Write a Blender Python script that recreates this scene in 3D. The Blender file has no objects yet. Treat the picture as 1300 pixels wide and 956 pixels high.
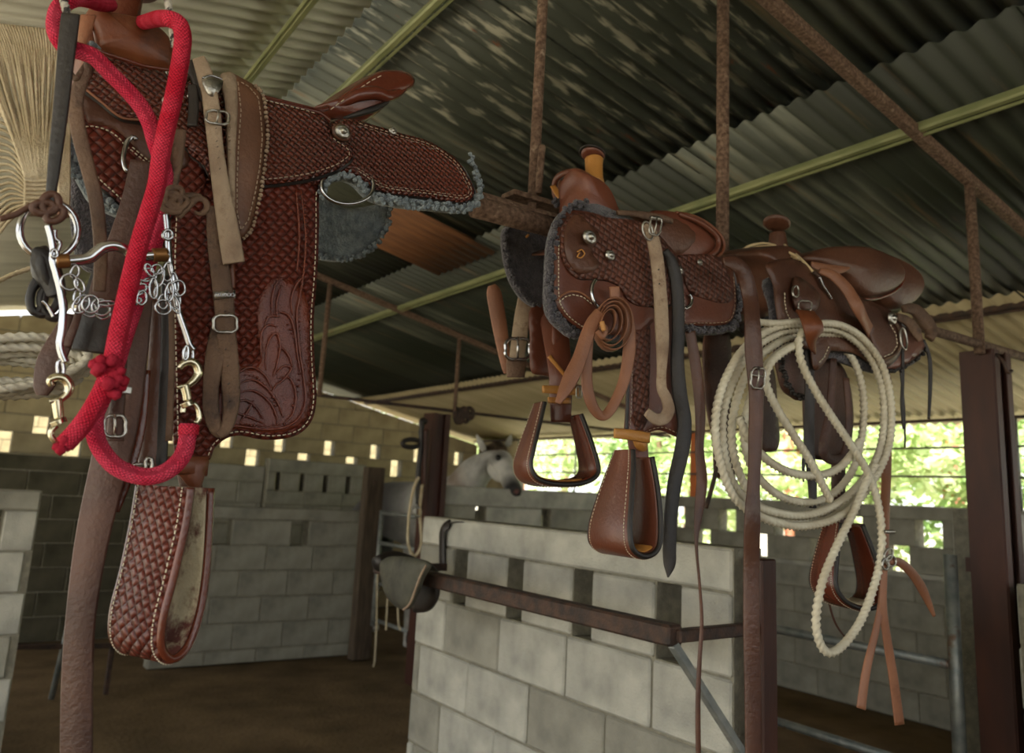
import bpy, bmesh, math, random
import numpy as np
from mathutils import Vector, Matrix, noise
from mathutils.geometry import delaunay_2d_cdt
random.seed(7)
PI = math.pi
SC = bpy.context.scene
C = SC.collection
# ---------------- camera ----------------
YAW, PIT, ROLL, FPX = 0.602526, 0.190153, 0.052782, 1016.42
EYE = Vector((0, 0, 1.4))
FW = Vector((math.sin(YAW)*math.cos(PIT), math.cos(YAW)*math.cos(PIT), math.sin(PIT)))
_r0 = Vector((math.cos(YAW), -math.sin(YAW), 0)); _u0 = _r0.cross(FW)
RT = _r0*math.cos(ROLL) + _u0*math.sin(ROLL); UP = RT.cross(FW)
cd = bpy.data.cameras.new('camera'); cam = bpy.data.objects.new('camera', cd); C.objects.link(cam)
cd.sensor_width = 36; cd.lens = FPX*36/1300; cd.shift_y = -(478-433.5)/1300
cd.clip_start = 0.02; cd.clip_end = 300
mw = Matrix((RT, UP, -FW)).transposed().to_4x4(); mw.translation = EYE
cam.matrix_world = mw
cd.dof.use_dof = True; cd.dof.focus_distance = 1.35; cd.dof.aperture_fstop = 5.0
SC.camera = cam
# ---------------- world, sun, exposure ----------------
w = bpy.data.worlds.new('world'); SC.world = w; w.use_nodes = True
nt = w.node_tree; bg = nt.nodes['Background']
sky = nt.nodes.new('ShaderNodeTexSky'); sky.sky_type = 'NISHITA'; sky.sun_disc = False
sky.sun_elevation = math.radians(62); sky.sun_rotation = math.radians(250); sky.air_density = 1.2; sky.dust_density = 4.0; sky.ozone_density = 1.0
mixw = nt.nodes.new('ShaderNodeMix'); mixw.data_type = 'RGBA'; mixw.inputs[0].default_value = 0.6
mixw.inputs[7].default_value = (9.0, 9.0, 8.8, 1)
nt.links.new(sky.outputs[0], mixw.inputs[6]); nt.links.new(mixw.outputs[2], bg.inputs[0])
bg.inputs[1].default_value = 0.5
sl = bpy.data.lights.new('sun', 'SUN'); so = bpy.data.objects.new('sun', sl); C.objects.link(so)
sl.energy = 13.0; sl.angle = math.radians(1.5); sl.color = (1, .96, .88)
so.rotation_euler = Vector((0.50, 0.30, -0.82)).to_track_quat('-Z', 'Y').to_euler()
SC.view_settings.view_transform = 'Standard'; SC.view_settings.look = 'None'
SC.view_settings.gamma = 1; SC.view_settings.use_curve_mapping = False
SC.view_settings.exposure = -0.4
# ---------------- projection helpers (pixels of the photograph -> points on real surfaces) ----------------
def ray(px, py): return FW + RT*((px-650)/FPX) - UP*((py-433.5)/FPX)
def at(px, py, y):                       # point on the vertical plane Y = y
    d = ray(px, py); return EYE + d*(y/d.y)
def atx(px, py, x):
    d = ray(px, py); return EYE + d*(x/d.x)
def dp(px, py, t): return EYE + ray(px, py)*t
def onsurf(px, py, fy):                  # fy(z) gives the Y of a saddle-shaped surface at height z
    y = fy(1.9)
    for _ in range(25):
        p = at(px, py, y); y = y*.5 + fy(p.z)*.5
    return at(px, py, y)
# ---------------- materials ----------------
def mat(name, col, rough=.6, metal=0., col2=None, scale=8., bump=0., bscale=60., stretch=(1, 1, 1), spec=.5, detail=6., contrast=(.35, .65), coat=0., col3=None, c3s=3., c3r=(.6, .72), weave=0., wscale=70., wrot=.6, uvweave=0., sheen=0., extra=None):
    m = bpy.data.materials.new(name); m.use_nodes = True; t = m.node_tree; N = t.nodes; L = t.links
    b = N['Principled BSDF']; b.inputs['Roughness'].default_value = rough; b.inputs['Metallic'].default_value = metal
    b.inputs['Specular IOR Level'].default_value = spec; b.inputs['Coat Weight'].default_value = coat; b.inputs['Coat Roughness'].default_value = .25
    b.inputs['Sheen Weight'].default_value = sheen
    tc = N.new('ShaderNodeTexCoord'); mp = N.new('ShaderNodeMapping'); mp.inputs['Scale'].default_value = stretch
    L.new(tc.outputs['Object'], mp.inputs[0]); src = mp.outputs[0]
    out = None
    if col2:
        n = N.new('ShaderNodeTexNoise'); n.inputs['Scale'].default_value = scale; n.inputs['Detail'].default_value = detail; L.new(src, n.inputs[0])
        r = N.new('ShaderNodeValToRGB'); r.color_ramp.elements[0].position = contrast[0]; r.color_ramp.elements[1].position = contrast[1]
        r.color_ramp.elements[0].color = (*col, 1); r.color_ramp.elements[1].color = (*col2, 1)
        L.new(n.outputs[0], r.inputs[0]); out = r.outputs[0]
    if col3:
        n = N.new('ShaderNodeTexNoise'); n.inputs['Scale'].default_value = c3s; n.inputs['Detail'].default_value = 8; n.inputs['Roughness'].default_value = .65; L.new(src, n.inputs[0])
        r = N.new('ShaderNodeMapRange'); r.inputs[1].default_value = c3r[0]; r.inputs[2].default_value = c3r[1]; L.new(n.outputs[0], r.inputs[0])
        mx = N.new('ShaderNodeMix'); mx.data_type = 'RGBA'; mx.inputs[7].default_value = (*col3, 1)
        if out: L.new(out, mx.inputs[6])
        else: mx.inputs[6].default_value = (*col, 1)
        L.new(r.outputs[0], mx.inputs[0]); out = mx.outputs[2]
    if out: L.new(out, b.inputs['Base Color'])
    else: b.inputs['Base Color'].default_value = (*col, 1)
    h = None
    if bump:
        n = N.new('ShaderNodeTexNoise'); n.inputs['Scale'].default_value = bscale; n.inputs['Detail'].default_value = 4; L.new(src, n.inputs[0])
        bp = N.new('ShaderNodeBump'); bp.inputs['Strength'].default_value = bump; bp.inputs['Distance'].default_value = .01
        L.new(n.outputs[0], bp.inputs['Height']); h = bp
    def math_(op, a, c=None):
        q = N.new('ShaderNodeMath'); q.operation = op
        for i, v in ((0, a), (1, c)):
            if v is None: continue
            if isinstance(v, (int, float)): q.inputs[i].default_value = v
            else: L.new(v, q.inputs[i])
        return q.outputs[0]
    if weave or uvweave:
        mp2 = N.new('ShaderNodeMapping')
        if uvweave:
            L.new(tc.outputs['UV'], mp2.inputs[0]); mp2.inputs['Scale'].default_value = (wscale, wscale, 1)
        else:
            L.new(tc.outputs['UV'], mp2.inputs[0]); mp2.inputs['Scale'].default_value = (wscale, wscale, 1)
        mp2.inputs['Rotation'].default_value = (0, 0, wrot)
        sp = N.new('ShaderNodeSeparateXYZ'); L.new(mp2.outputs[0], sp.inputs[0])
        u, v = sp.outputs[0], sp.outputs[1]
        fu, fv = math_('FRACT', u), math_('FRACT', v)
        ck = math_('MODULO', math_('ADD', math_('FLOOR', u), math_('FLOOR', v)), 2.)
        ck = math_('ABSOLUTE', ck)
        su = math_('SINE', math_('MULTIPLY', fu, PI)); sv = math_('SINE', math_('MULTIPLY', fv, PI))
        # long-and-cross weave: each cell bulges along one way
        a1 = math_('MULTIPLY', math_('POWER', su, .35), math_('POWER', sv, 1.2)); a2 = math_('MULTIPLY', math_('POWER', sv, .35), math_('POWER', su, 1.2))
        mxx = N.new('ShaderNodeMix'); mxx.data_type = 'FLOAT'; L.new(ck, mxx.inputs[0]); L.new(a1, mxx.inputs[2]); L.new(a2, mxx.inputs[3])
        bp = N.new('ShaderNodeBump'); bp.inputs['Strength'].default_value = weave or uvweave; bp.inputs['Distance'].default_value = .0035
        L.new(mxx.outputs[0], bp.inputs['Height'])
        if h: L.new(h.outputs[0], bp.inputs['Normal'])
        h = bp
        if out:                           # base colour is darker between the weave cells
            mg = N.new('ShaderNodeMix'); mg.data_type = 'RGBA'; mg.blend_type = 'MULTIPLY'; mg.inputs[0].default_value = .75
            rr = N.new('ShaderNodeMapRange'); rr.inputs[1].default_value = 0; rr.inputs[2].default_value = .7; rr.inputs[3].default_value = .3; rr.inputs[4].default_value = 1.1
            L.new(mxx.outputs[0], rr.inputs[0]); L.new(out, mg.inputs[6]); L.new(rr.outputs[0], mg.inputs[7]); L.new(mg.outputs[2], b.inputs['Base Color'])
    if h: L.new(h.outputs[0], b.inputs['Normal'])
    if extra: extra(m, N, L, b, tc, out)
    return m
def S(r, g, b_):                          # sRGB bytes -> linear
    f = lambda v: ((v/255+.055)/1.055)**2.4 if v > 10 else v/255/12.92
    return (f(r), f(g), f(b_))
def hole(m, N, L, b, tc, out):            # the one nail hole rusted through the roof
    geo = N.new('ShaderNodeNewGeometry'); vm = N.new('ShaderNodeVectorMath'); vm.operation = 'DISTANCE'
    L.new(geo.outputs['Position'], vm.inputs[0]); vm.inputs[1].default_value = (2.042, 2.071, 2.922)
    g = N.new('ShaderNodeMath'); g.operation = 'GREATER_THAN'; L.new(vm.outputs['Value'], g.inputs[0]); g.inputs[1].default_value = .018
    L.new(g.outputs[0], b.inputs['Alpha'])
MT = {}
MT['sheet_a'] = mat('galvanised_sheet_olive', S(60, 64, 52), .5, .15, S(78, 80, 66), 2., .0, 30, (.35, 5, 5), col3=S(112, 92, 64), c3s=3, c3r=(.56, .72), extra=hole)
MT['sheet_b'] = mat('galvanised_sheet_grey', S(70, 74, 64), .45, .3, S(108, 110, 96), 3., .0, 30, (.5, 5, 5), col3=S(112, 84, 54), c3s=3, c3r=(.6, .72), contrast=(.45, .65), extra=hole)
MT['sheet_c'] = mat('galvanised_sheet_streaked', S(66, 70, 60), .5, .3, S(150, 148, 130), 9., .0, 30, (.7, 4, 4), col3=S(118, 62, 32), c3s=4, c3r=(.64, .68), contrast=(.54, .64), extra=hole)
MT['sheet_d'] = mat('bounce_lit_sheet', S(168, 154, 118), .55, .1, S(188, 174, 138), 2., .0, 30, (.35, 5, 5))  # ground bounce near the eave is put into this lighter base colour
MT['sheet_e'] = mat('dark_green_sheet', S(38, 43, 34), .55, .1, S(52, 57, 44), 2., .0, 30, (.35, 5, 5), col3=S(104, 84, 58), c3s=3, c3r=(.58, .74), extra=hole)  # darker, greener base colour for the second row of sheets
MT['sheet_w'] = mat('west_lit_galvanised_sheet', S(200, 198, 184), .5, .1, S(226, 224, 210), 2.5, .0, 30, (.6, 3, 3), col3=S(100, 60, 38), c3s=3, c3r=(.63, .68), contrast=(.35, .6))  # whitish base colour carries the daylight falling on the west slope
MT['sheet_rust'] = mat('rust_brown_sheet', S(96, 60, 34), .8, .0, S(120, 78, 44), 10., .1, 60, (.5, 4, 4))
MT['green_steel'] = mat('olive_painted_steel', S(118, 124, 84), .45, .2, S(146, 148, 104), 12, .05, 80, (3, .5, 3), col3=S(110, 70, 40), c3s=4, c3r=(.62, .7))
MT['rust'] = mat('rusted_steel', S(78, 56, 42), .8, .2, S(124, 100, 82), 90, .5, 220, col3=S(170, 150, 130), c3s=30, c3r=(.6, .75))
MT['rust_dark'] = mat('dark_red_oxide_steel', S(52, 25, 15), .55, .1, S(68, 34, 20), 12, .15, 80, (1, 1, .3))
MT['iron'] = mat('dark_worn_iron', S(48, 40, 36), .6, .3, S(80, 58, 46), 30, .3, 150)
MT['pipe'] = mat('grey_galvanised_pipe', S(120, 126, 124), .5, .5, S(150, 152, 146), 20, .1, 100, col3=S(110, 80, 60), c3s=9, c3r=(.6, .7))
MT['block'] = mat('concrete_block', S(150, 149, 140), .95, 0, S(184, 182, 170), 7, .5, 130, spec=.1)
MT['block2'] = mat('concrete_block_darker', S(128, 126, 116), .95, 0, S(156, 153, 140), 6, .5, 130, spec=.1)
MT['blocky'] = mat('sandy_concrete_block', S(160, 146, 114), .95, 0, S(186, 172, 136), 5, .5, 110, spec=.1)
MT['blockd'] = mat('dark_concrete_block', S(62, 60, 48), .95, 0, S(84, 80, 66), 5, .5, 110, spec=.1)  # darker base colour for the blocks at the rear left
MT['mortar'] = mat('mortar', S(118, 114, 102), 1, 0, S(140, 136, 120), 30, .5, 120, spec=.1)
MT['dirt'] = mat('packed_dirt', S(84, 70, 50), 1, 0, S(108, 90, 66), 3, .6, 40, spec=.1, col3=S(80, 66, 48), c3s=9)
MT['outdirt'] = mat('dry_grass_ground', S(204, 197, 180), 1, 0, S(188, 182, 160), .8, .6, 20, spec=.1)
MT['leaf_a'] = mat('sunlit_leaf', S(180, 204, 130), .6, 0, S(222, 232, 180), 1.5, spec=.3)
MT['leaf_b'] = mat('deep_green_leaf', S(130, 166, 92), .6, 0, S(176, 200, 130), 1.5, spec=.3)
MT['bark'] = mat('bark', S(120, 96, 74), .9, 0, S(160, 134, 104), 10, .5, 40, (1, 1, .2))
MT['pink'] = mat('salmon_painted_post', S(206, 130, 104), .8, 0, S(220, 150, 124), 5)
MT['orange'] = mat('orange_painted_post', S(200, 110, 60), .8, 0, S(214, 130, 80), 5)
MT['wood'] = mat('weathered_wood', S(62, 50, 38), .85, 0, S(92, 78, 62), 10, .5, 50, (4, 4, .4))
# ---------------- mesh helpers ----------------
def link(name, me, mt=None, parent=None, smooth=False, world=True):
    o = bpy.data.objects.new(name, me); C.objects.link(o)
    if mt is not None and me and len(me.materials) == 0: me.materials.append(MT[mt] if isinstance(mt, str) else mt)
    if smooth and me: me.polygons.foreach_set('use_smooth', [True]*len(me.polygons))
    if parent is not None:
        o.parent = parent
        if world: o.matrix_parent_inverse = parent.matrix_world.inverted()
    return o
def obj(name, bm, mt, parent=None, smooth=True, world=True):
    me = bpy.data.meshes.new(name); bmesh.ops.recalc_face_normals(bm, faces=bm.faces); bm.to_mesh(me); bm.free()
    return link(name, me, mt, parent, smooth, world)
def mesh(name, V, Fc, mt, parent=None, smooth=True, uv=None, world=True, recalc=True):
    me = bpy.data.meshes.new(name); me.from_pydata([tuple(v) for v in V], [], Fc)
    if recalc:
        bm = bmesh.new(); bm.from_mesh(me); bmesh.ops.recalc_face_normals(bm, faces=bm.faces); bm.to_mesh(me); bm.free()
    if uv:
        l = me.uv_layers.new(name='UVMap')
        idx = [0]*len(me.loops); me.loops.foreach_get('vertex_index', idx)
        fl = [c for i in idx for c in uv[i]]; l.data.foreach_set('uv', fl)
    return link(name, me, mt, parent, smooth, world)
def thing(name, label, cat, loc=(0, 0, 0), group=None, rz=0):
    o = bpy.data.objects.new(name, None); C.objects.link(o); o.location = loc; o.rotation_euler = (0, 0, rz)
    o.empty_display_size = .05; o.matrix_world = Matrix.Translation(Vector(loc)) @ Matrix.Rotation(rz, 4, 'Z')
    o['label'] = label; o['category'] = cat
    if group: o['group'] = group
    return o
def tag(o, label, cat, group=None):
    o['label'] = label; o['category'] = cat
    if group: o['group'] = group
    return o
def struct(name, loc=(0, 0, 0), rz=0):
    o = bpy.data.objects.new(name, None); C.objects.link(o); o.empty_display_size = .05
    o.matrix_world = Matrix.Translation(Vector(loc)) @ Matrix.Rotation(rz, 4, 'Z'); o['kind'] = 'structure'
    return o
def box_bm(bm, c, d, bev=0., rot=None):
    r = bmesh.ops.create_cube(bm, size=1); vs = r['verts']
    for v in vs: v.co = Vector((v.co.x*d[0], v.co.y*d[1], v.co.z*d[2]))
    if bev: 
        es = list({e for v in vs for e in v.link_edges})
        rr = bmesh.ops.bevel(bm, geom=es, offset=bev, segments=1, affect='EDGES'); vs = list({v for f in rr['faces'] for v in f.verts} | set(x for x in vs if x.is_valid))
    for v in vs:
        if rot is not None: v.co = rot @ v.co
        v.co += Vector(c)
    return bm
def box(name, c, d, mt, parent=None, bev=0., rot=None, world=True):
    bm = bmesh.new(); box_bm(bm, c, d, bev, rot); return obj(name, bm, mt, parent, False, world)
def catmull(P, n=8, closed=False):
    P = [Vector(p) for p in P]; out = []; m = len(P)
    if m < 3 and not closed: return [P[0].lerp(P[-1], i/n) for i in range(n+1)]
    rng = range(m if closed else m-1)
    for i in rng:
        if closed: a, b, c, d = P[(i-1) % m], P[i], P[(i+1) % m], P[(i+2) % m]
        else: a, b, c, d = P[max(i-1, 0)], P[i], P[i+1], P[min(i+2, m-1)]
        for k in range(n):
            t = k/n; out.append(.5*((2*b)+(c-a)*t+(2*a-5*b+4*c-d)*t*t+(3*b-a-3*c+d)*t**3))
    if not closed: out.append(P[-1].copy())
    return out
def frames(P, closed=False, up=None):
    n = len(P); T = []
    for i in range(n):
        a = P[(i-1) % n] if (closed or i > 0) else P[i]; b = P[(i+1) % n] if (closed or i < n-1) else P[i]
        T.append((b-a).normalized() if (b-a).length > 1e-9 else Vector((0, 0, 1)))
    N = up.copy() if up else (Vector((0, 0, 1)) if abs(T[0].z) < .9 else Vector((1, 0, 0)))
    out = []
    for i in range(n):
        N = (N - T[i]*N.dot(T[i]))
        if N.length < 1e-6: N = T[i].orthogonal()
        N.normalize(); out.append((T[i], N.copy(), T[i].cross(N)))
    return out
def tube_data(P, r, seg=8, closed=False, lobes=0, twist=0., V=None, Fc=None, UV=None, amp=.16):
    V = [] if V is None else V; Fc = [] if Fc is None else Fc; UV = [] if UV is None else UV
    P = [Vector(p) for p in P]; fr = frames(P, closed); s = 0; base = len(V); n = len(P)
    for i, p in enumerate(P):
        if i: s += (P[i]-P[i-1]).length
        ri = r(i/(n-1)) if callable(r) else r
        for k in range(seg):
            a = 2*PI*k/seg; ph = s*twist
            rr = ri*(1+amp*math.cos(lobes*a)) if lobes else ri
            V.append(p + (fr[i][1]*math.cos(a+ph) + fr[i][2]*math.sin(a+ph))*rr); UV.append((k/seg*2*PI*ri, s))
    for i in range(n if closed else n-1):
        j = (i+1) % n
        for k in range(seg):
            k2 = (k+1) % seg; Fc.append((base+i*seg+k, base+i*seg+k2, base+j*seg+k2, base+j*seg+k))
    if not closed: Fc.append(tuple(base+k for k in range(seg))[::-1]); Fc.append(tuple(base+(n-1)*seg+k for k in range(seg)))
    return V, Fc, UV
def resample(P, step, closed=False):
    P = [Vector(p) for p in P]; Q = P+[P[0]] if closed else P; out = [Q[0]]; left = step
    for i in range(1, len(Q)):
        a, b = Q[i-1], Q[i]; L = (b-a).length; t = 0
        while L-t > left: t += left; out.append(a.lerp(b, t/L)); left = step
        left -= L-t
    if not closed: out.append(Q[-1])
    elif (out[-1]-out[0]).length < step*.5: out.pop()
    return out
def tube(name, P, r, mt, parent=None, seg=8, closed=False, n=0, **k):
    if n: P = catmull(P, n, closed)
    if k.get('twist'): P = resample(P, .5/k['twist'], closed)
    V, Fc, UV = tube_data(P, r, seg, closed, **k)
    return mesh(name, V, Fc, mt, parent, True, UV)
def tubes(name, LP, r, mt, parent=None, seg=6, n=0, closed=False, **k):
    V, Fc, UV = [], [], []
    for P in LP:
        if n: P = catmull(P, n, closed)
        tube_data(P, r, seg, closed, V=V, Fc=Fc, UV=UV, **k)
    return mesh(name, V, Fc, mt, parent, True, UV)
def bar(name, a, b, w_, mt, parent=None, seg=0):      # square bar or round pipe between two points
    a, b = Vector(a), Vector(b)
    if seg: return tube(name, [a, b], w_, mt, parent, seg)
    d = b-a; q = d.to_track_quat('X', 'Z').to_matrix(); bm = bmesh.new()
    ww = w_ if isinstance(w_, (tuple, list)) else (w_, w_)
    box_bm(bm, (a+b)/2, (d.length, ww[0], ww[1]), min(ww)*.12, q); return obj(name, bm, mt, parent, False)
# ---------------- ground ----------------
def plane(name, x0, x1, y0, y1, z, mt, th=.1):
    o = box(name, ((x0+x1)/2, (y0+y1)/2, z-th/2), (x1-x0, y1-y0, th), mt); o['kind'] = 'structure'; return o
def dirt_floor():
    V, Fc = [], []; nx, ny = 90, 110
    for j in range(ny+1):
        for i in range(nx+1):
            x = -2.5+8.7*i/nx; y = -3.5+13*j/ny
            V.append((x, y, .012*noise.noise(Vector((x*1.5, y*1.5, 0)))+.006*noise.noise(Vector((x*7, y*7, 3)))-.01))
    for j in range(ny):
        for i in range(nx): a = j*(nx+1)+i; Fc.append((a, a+1, a+nx+2, a+nx+1))
    o = mesh('floor', V, Fc, 'dirt'); o['kind'] = 'structure'
dirt_floor()
plane('ground_outside', -60, 90, -60, 90, -.06, 'outdirt')
# ---------------- roof ----------------
SL = .209; RX, RZ = 1.05, 3.13
def rz_(x): return RZ - SL*abs(x-RX)
ceil = struct('ceiling')
def sheet_mesh(L, nw=10, lam=.08, amp=.0105):
    V, Fc, = [], []; m = nw*8
    for i in range(2):
        for k in range(m+1):
            y = k/8*lam; V.append((i*L, y, amp*math.sin(2*PI*k/8)))
    for k in range(m): Fc.append((k, k+1, m+2+k, m+1+k))
    # real thickness
    n0 = len(V); V += [(x, y, z+.0015) for x, y, z in V]
    Fc += [(a+n0, d+n0, c+n0, b+n0) for a, b, c, d in Fc[:m]]
    Fc += [(k, n0+k, n0+k+1, k+1) for k in range(m)] + [(m+1+k, m+2+k, n0+m+2+k, n0+m+1+k) for k in range(m)]
    me = bpy.data.meshes.new('roof_sheet'); me.from_pydata(V, [], Fc); me.polygons.foreach_set('use_smooth', [True]*len(me.polygons)); return me
SHM = {}
def roof_row(x0, x1, dz, mats, y0=-3.6, y1=9.35, shift=0.):
    sgn = 1 if x1 > x0 else -1; L = math.hypot(x1-x0, SL*(x1-x0)); y = y0+shift; i = 0
    while y < y1:
        mk = mats[i % len(mats)] if not isinstance(mats, dict) else mats.get(i, mats['d'])
        key = (round(L, 3), mk)
        if key not in SHM:
            me = sheet_mesh(L); me.materials.append(MT[mk]); SHM[key] = me
        o = bpy.data.objects.new('roof_sheet', SHM[key]); C.objects.link(o); o.parent = ceil
        ang = math.atan(SL); z = RZ-SL*(x0-RX)*sgn+dz+(.004 if i % 2 else 0)
        if sgn > 0: o.location = (x0, y, z); o.rotation_euler = (0, ang, 0)
        else:
            o.location = (x0, y+.8, z); o.rotation_euler = (Matrix.Rotation(PI, 3, 'Z') @ Matrix.Rotation(ang, 3, 'Y')).to_euler()
        y += .72; i += 1
roof_row(.92, 2.55, .035, {'d': 'sheet_a', 3: 'sheet_b', 7: 'sheet_c', 8: 'sheet_c', 9: 'sheet_b', 12: 'sheet_b', 14: 'sheet_b'})
roof_row(2.35, 4.3, .012, ['sheet_e', 'sheet_e', 'sheet_b', 'sheet_e', 'sheet_a'], shift=.2)
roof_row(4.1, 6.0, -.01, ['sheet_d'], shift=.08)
roof_row(1.02, -1.2, .012, ['sheet_w'], shift=.1)
roof_row(-1.0, -2.5, -.008, ['sheet_w'], shift=.3)
me = sheet_mesh(.66, 9); me.materials.append(MT['sheet_rust']); o = bpy.data.objects.new('roof_sheet', me); C.objects.link(o); o.parent = ceil
o.location = (1.86, 3.84, rz_(1.86)-.004); o.rotation_euler = (0, math.atan(SL), 0)
# purlins and rafters (one thing each)
def purlin(x, label, mt='green_steel', wd=.03):
    o = thing('roof_purlin', label, 'beam', (x, -3.6, rz_(x)-.03), 'roof purlins')
    s = math.copysign(SL, x-RX); q = Matrix.Rotation(math.atan(s), 3, 'Y')
    box('channel', (x, 2.85, rz_(x)-.024), (wd, 12.9, .036), mt, o, .006, q)
    box('lip', (x+wd*.62*(1 if x > RX else -1), 2.85, rz_(x+wd*.62)-.044), (.007, 12.9, .01), mt, o, 0, q)
    return o
purlin(2.67, 'olive steel purlin running lengthwise above the middle saddle')
purlin(1.165, 'olive steel purlin just below the ridge, right of the near saddle cantle')
purlin(.80, 'short looking olive steel purlin on the pale roof slope at top left')
purlin(4.2, 'thin dark purlin near the eave above the farthest saddle', 'iron', .02)
purlin(-1.1, 'olive purlin low on the pale west slope')
def rafter(y, label, x1=5.9):
    o = thing('roof_rafter', label, 'beam', (RX, y, RZ-.05), 'rusty roof rafters')
    bar('slope_bar', (RX, y, RZ-.035), (x1, y, rz_(x1)-.035), (.04, .04), 'rust', o)
    bar('slope_bar', (RX, y, RZ-.035), (-2.45, y, rz_(-2.45)-.035), (.04, .04), 'rust', o)
    return o
rafter(1.4, 'rusty brown rafter sloping down at top right, over the tack rail')
rafter(5.45, 'thin rusty rafter over the far tack rail, in front of the gable wall')
rafter(-2.6, 'rusty rafter behind the viewer')
# eave beam
o = bar('eave_beam', (5.8, -3.6, 2.09), (5.8, 9.2, 2.09), (.03, .022), 'iron'); tag(o, 'thin dark steel eave beam along the top of the open east side', 'beam')
# hanging rods
def rod(x, y, zb, r, label, mt='rust'):
    o = tube('hanger_rod', [(x, y, zb), (x, y, rz_(x)-.05)], r, mt, seg=10); return tag(o, label, 'rod', 'rusty roof hanger rods')
rod(1.0, 1.4, 2.03, .0125, 'rusty pipe hanging from roof just left of the middle saddle horn')
rod(1.64, 1.4, 2.03, .018, 'thicker rusty pipe hanging from roof between the middle and far saddles')
rod(3.05, 1.4, 2.0, .019, 'dark mottled pipe dropping from rafter onto the right rust-brown post')
rod(2.11, 5.45, 2.03, .018, 'far thin brown hanger beside the carved fender of the near saddle')
rod(3.235, 5.45, 2.03, .016, 'far hanger rod meeting the distant dark post beside the horse')
# ---------------- block walls ----------------
BLK = {}
def blk_mesh(d, mt):
    k = (round(d[0], 2), round(d[1], 3), round(d[2], 3), mt)
    if k not in BLK:
        bm = bmesh.new(); box_bm(bm, (0, 0, 0), d, .006); me = bpy.data.meshes.new('concrete_block'); bm.to_mesh(me); bm.free(); me.materials.append(MT[mt]); BLK[k] = me
    return BLK[k]
def clip(poly, f):                         # keep f(x,z) >= 0
    out = []
    for i in range(len(poly)):
        a, b = poly[i], poly[(i+1) % len(poly)]; fa, fb = f(*a), f(*b)
        if fa >= 0: out.append(a)
        if fa*fb < 0: t = fa/(fa-fb); out.append((a[0]+(b[0]-a[0])*t, a[1]+(b[1]-a[1])*t))
    return out
def prism(name, poly, th, mt, parent, world=False):
    n = len(poly); V = [(x, -th/2, z) for x, z in poly]+[(x, th/2, z) for x, z in poly]
    Fc = [tuple(range(n)), tuple(range(2*n-1, n-1, -1))]+[(i, (i+1) % n, n+(i+1) % n, n+i) for i in range(n)]
    return mesh(name, V, Fc, mt, parent, False, world=world)
def wall(name, p0, rz, L, th, rows, mt='block', z0=0., top=None, seed=1):
    """rows: (kind, height, offset, gap, period); kinds s solid, g with slots, b beam. Local +x runs along the wall."""
    rnd = random.Random(seed); w = struct(name, (p0[0], p0[1], 0), rz); z = z0
    def put(x0, x1, za, zb, nm='concrete_block', m=None):
        x0, x1 = max(x0, 0), min(x1, L)
        if x1-x0 < .03: return
        m = m or (mt if rnd.random() < .7 else 'block2' if mt == 'block' else mt)
        j = .008
        if top:
            poly = [(x0+j/2, za+j/2), (x1-j/2, za+j/2), (x1-j/2, zb-j/2), (x0+j/2, zb-j/2)]
            if any(top(x) < zz for x, zz in poly):
                for sgn in (1, -1):
                    poly = clip(poly, lambda x, zz: (top(RX-w.location.x)-SL*sgn*(x-(RX-w.location.x)))-zz)
                    if len(poly) < 3: return
                prism(nm, poly, th, m, w); return
        o = bpy.data.objects.new(nm, blk_mesh((x1-x0-j, th+rnd.choice((0, .004, .008)), zb-za-j), m)); C.objects.link(o); o.parent = w
        o.location = ((x0+x1)/2, 0, (za+zb)/2)
    bm = bmesh.new()
    def core(x0, x1, za, zb):
        x0, x1 = max(x0, 0), min(x1, L)
        if x1 <= x0: return
        if top:
            zt = min(top(x0), top(x1))
            if zt < zb: zb = zt-.02
            if zb <= za: return
        box_bm(bm, ((x0+x1)/2, 0, (za+zb)/2), (x1-x0, th-.014, zb-za))
    for r in rows:
        k, h = r[0], r[1]; off = r[2] if len(r) > 2 else 0
        if k == 's':
            x = -off
            while x < L: put(x, x+.4, z, z+h); x += .4
            x = 0
            while x < L: core(x, x+.4, z, z+h); x += .4
        elif k == 'b':
            x = 0
            while x < L-.01: put(x, min(x+2.4, L), z, z+h, 'beam'); core(x, x+2.4, z, z+h); x += 2.4
        elif k == 'g':
            gap, per = r[3], r[4]; x = off-per*math.ceil((off+per)/per)
            while x < L: put(x+gap/2, x+per-gap/2, z, z+h); core(x+gap/2, x+per-gap/2, z, z+h); x += per
        z += h
    obj('mortar_core', bm, 'mortar', w, False, world=False)
    return w
# walls in view
W = wall
W('wall_middle', (1.865, 1.5), PI/2, 1.75, .13, [('s', .15, .1), ('s', .2, .3), ('s', .2, .1), ('s', .2, .3), ('s', .2, .1), ('g', .22, .24, .1, .39), ('b', .12)], seed=3)
W('wall_far', (1.45, 6.7), 0, 1.65, .14, [('s', .1, 0), ('s', .2, .2), ('s', .2, 0), ('s', .2, .2), ('s', .2, 0), ('g', .2, .43, .15, .64), ('b', .1)], 'block2', seed=4)
W('wall_rear', (2.62, 8.0), 0, 1.05, .14, [('s', .2, 0)]*6+[('s', .13), ('g', .18, .36, .05, .25), ('b', .13)], 'block2', seed=5)
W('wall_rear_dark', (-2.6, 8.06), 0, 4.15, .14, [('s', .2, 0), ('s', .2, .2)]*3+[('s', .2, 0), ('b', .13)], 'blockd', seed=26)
W('wall_rear_low', (1.56, 8.06), 0, 1.05, .14, [('s', .2, 0), ('s', .2, .2)]*3+[('s', .2, 0), ('b', .16)], 'block2', seed=6)
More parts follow.
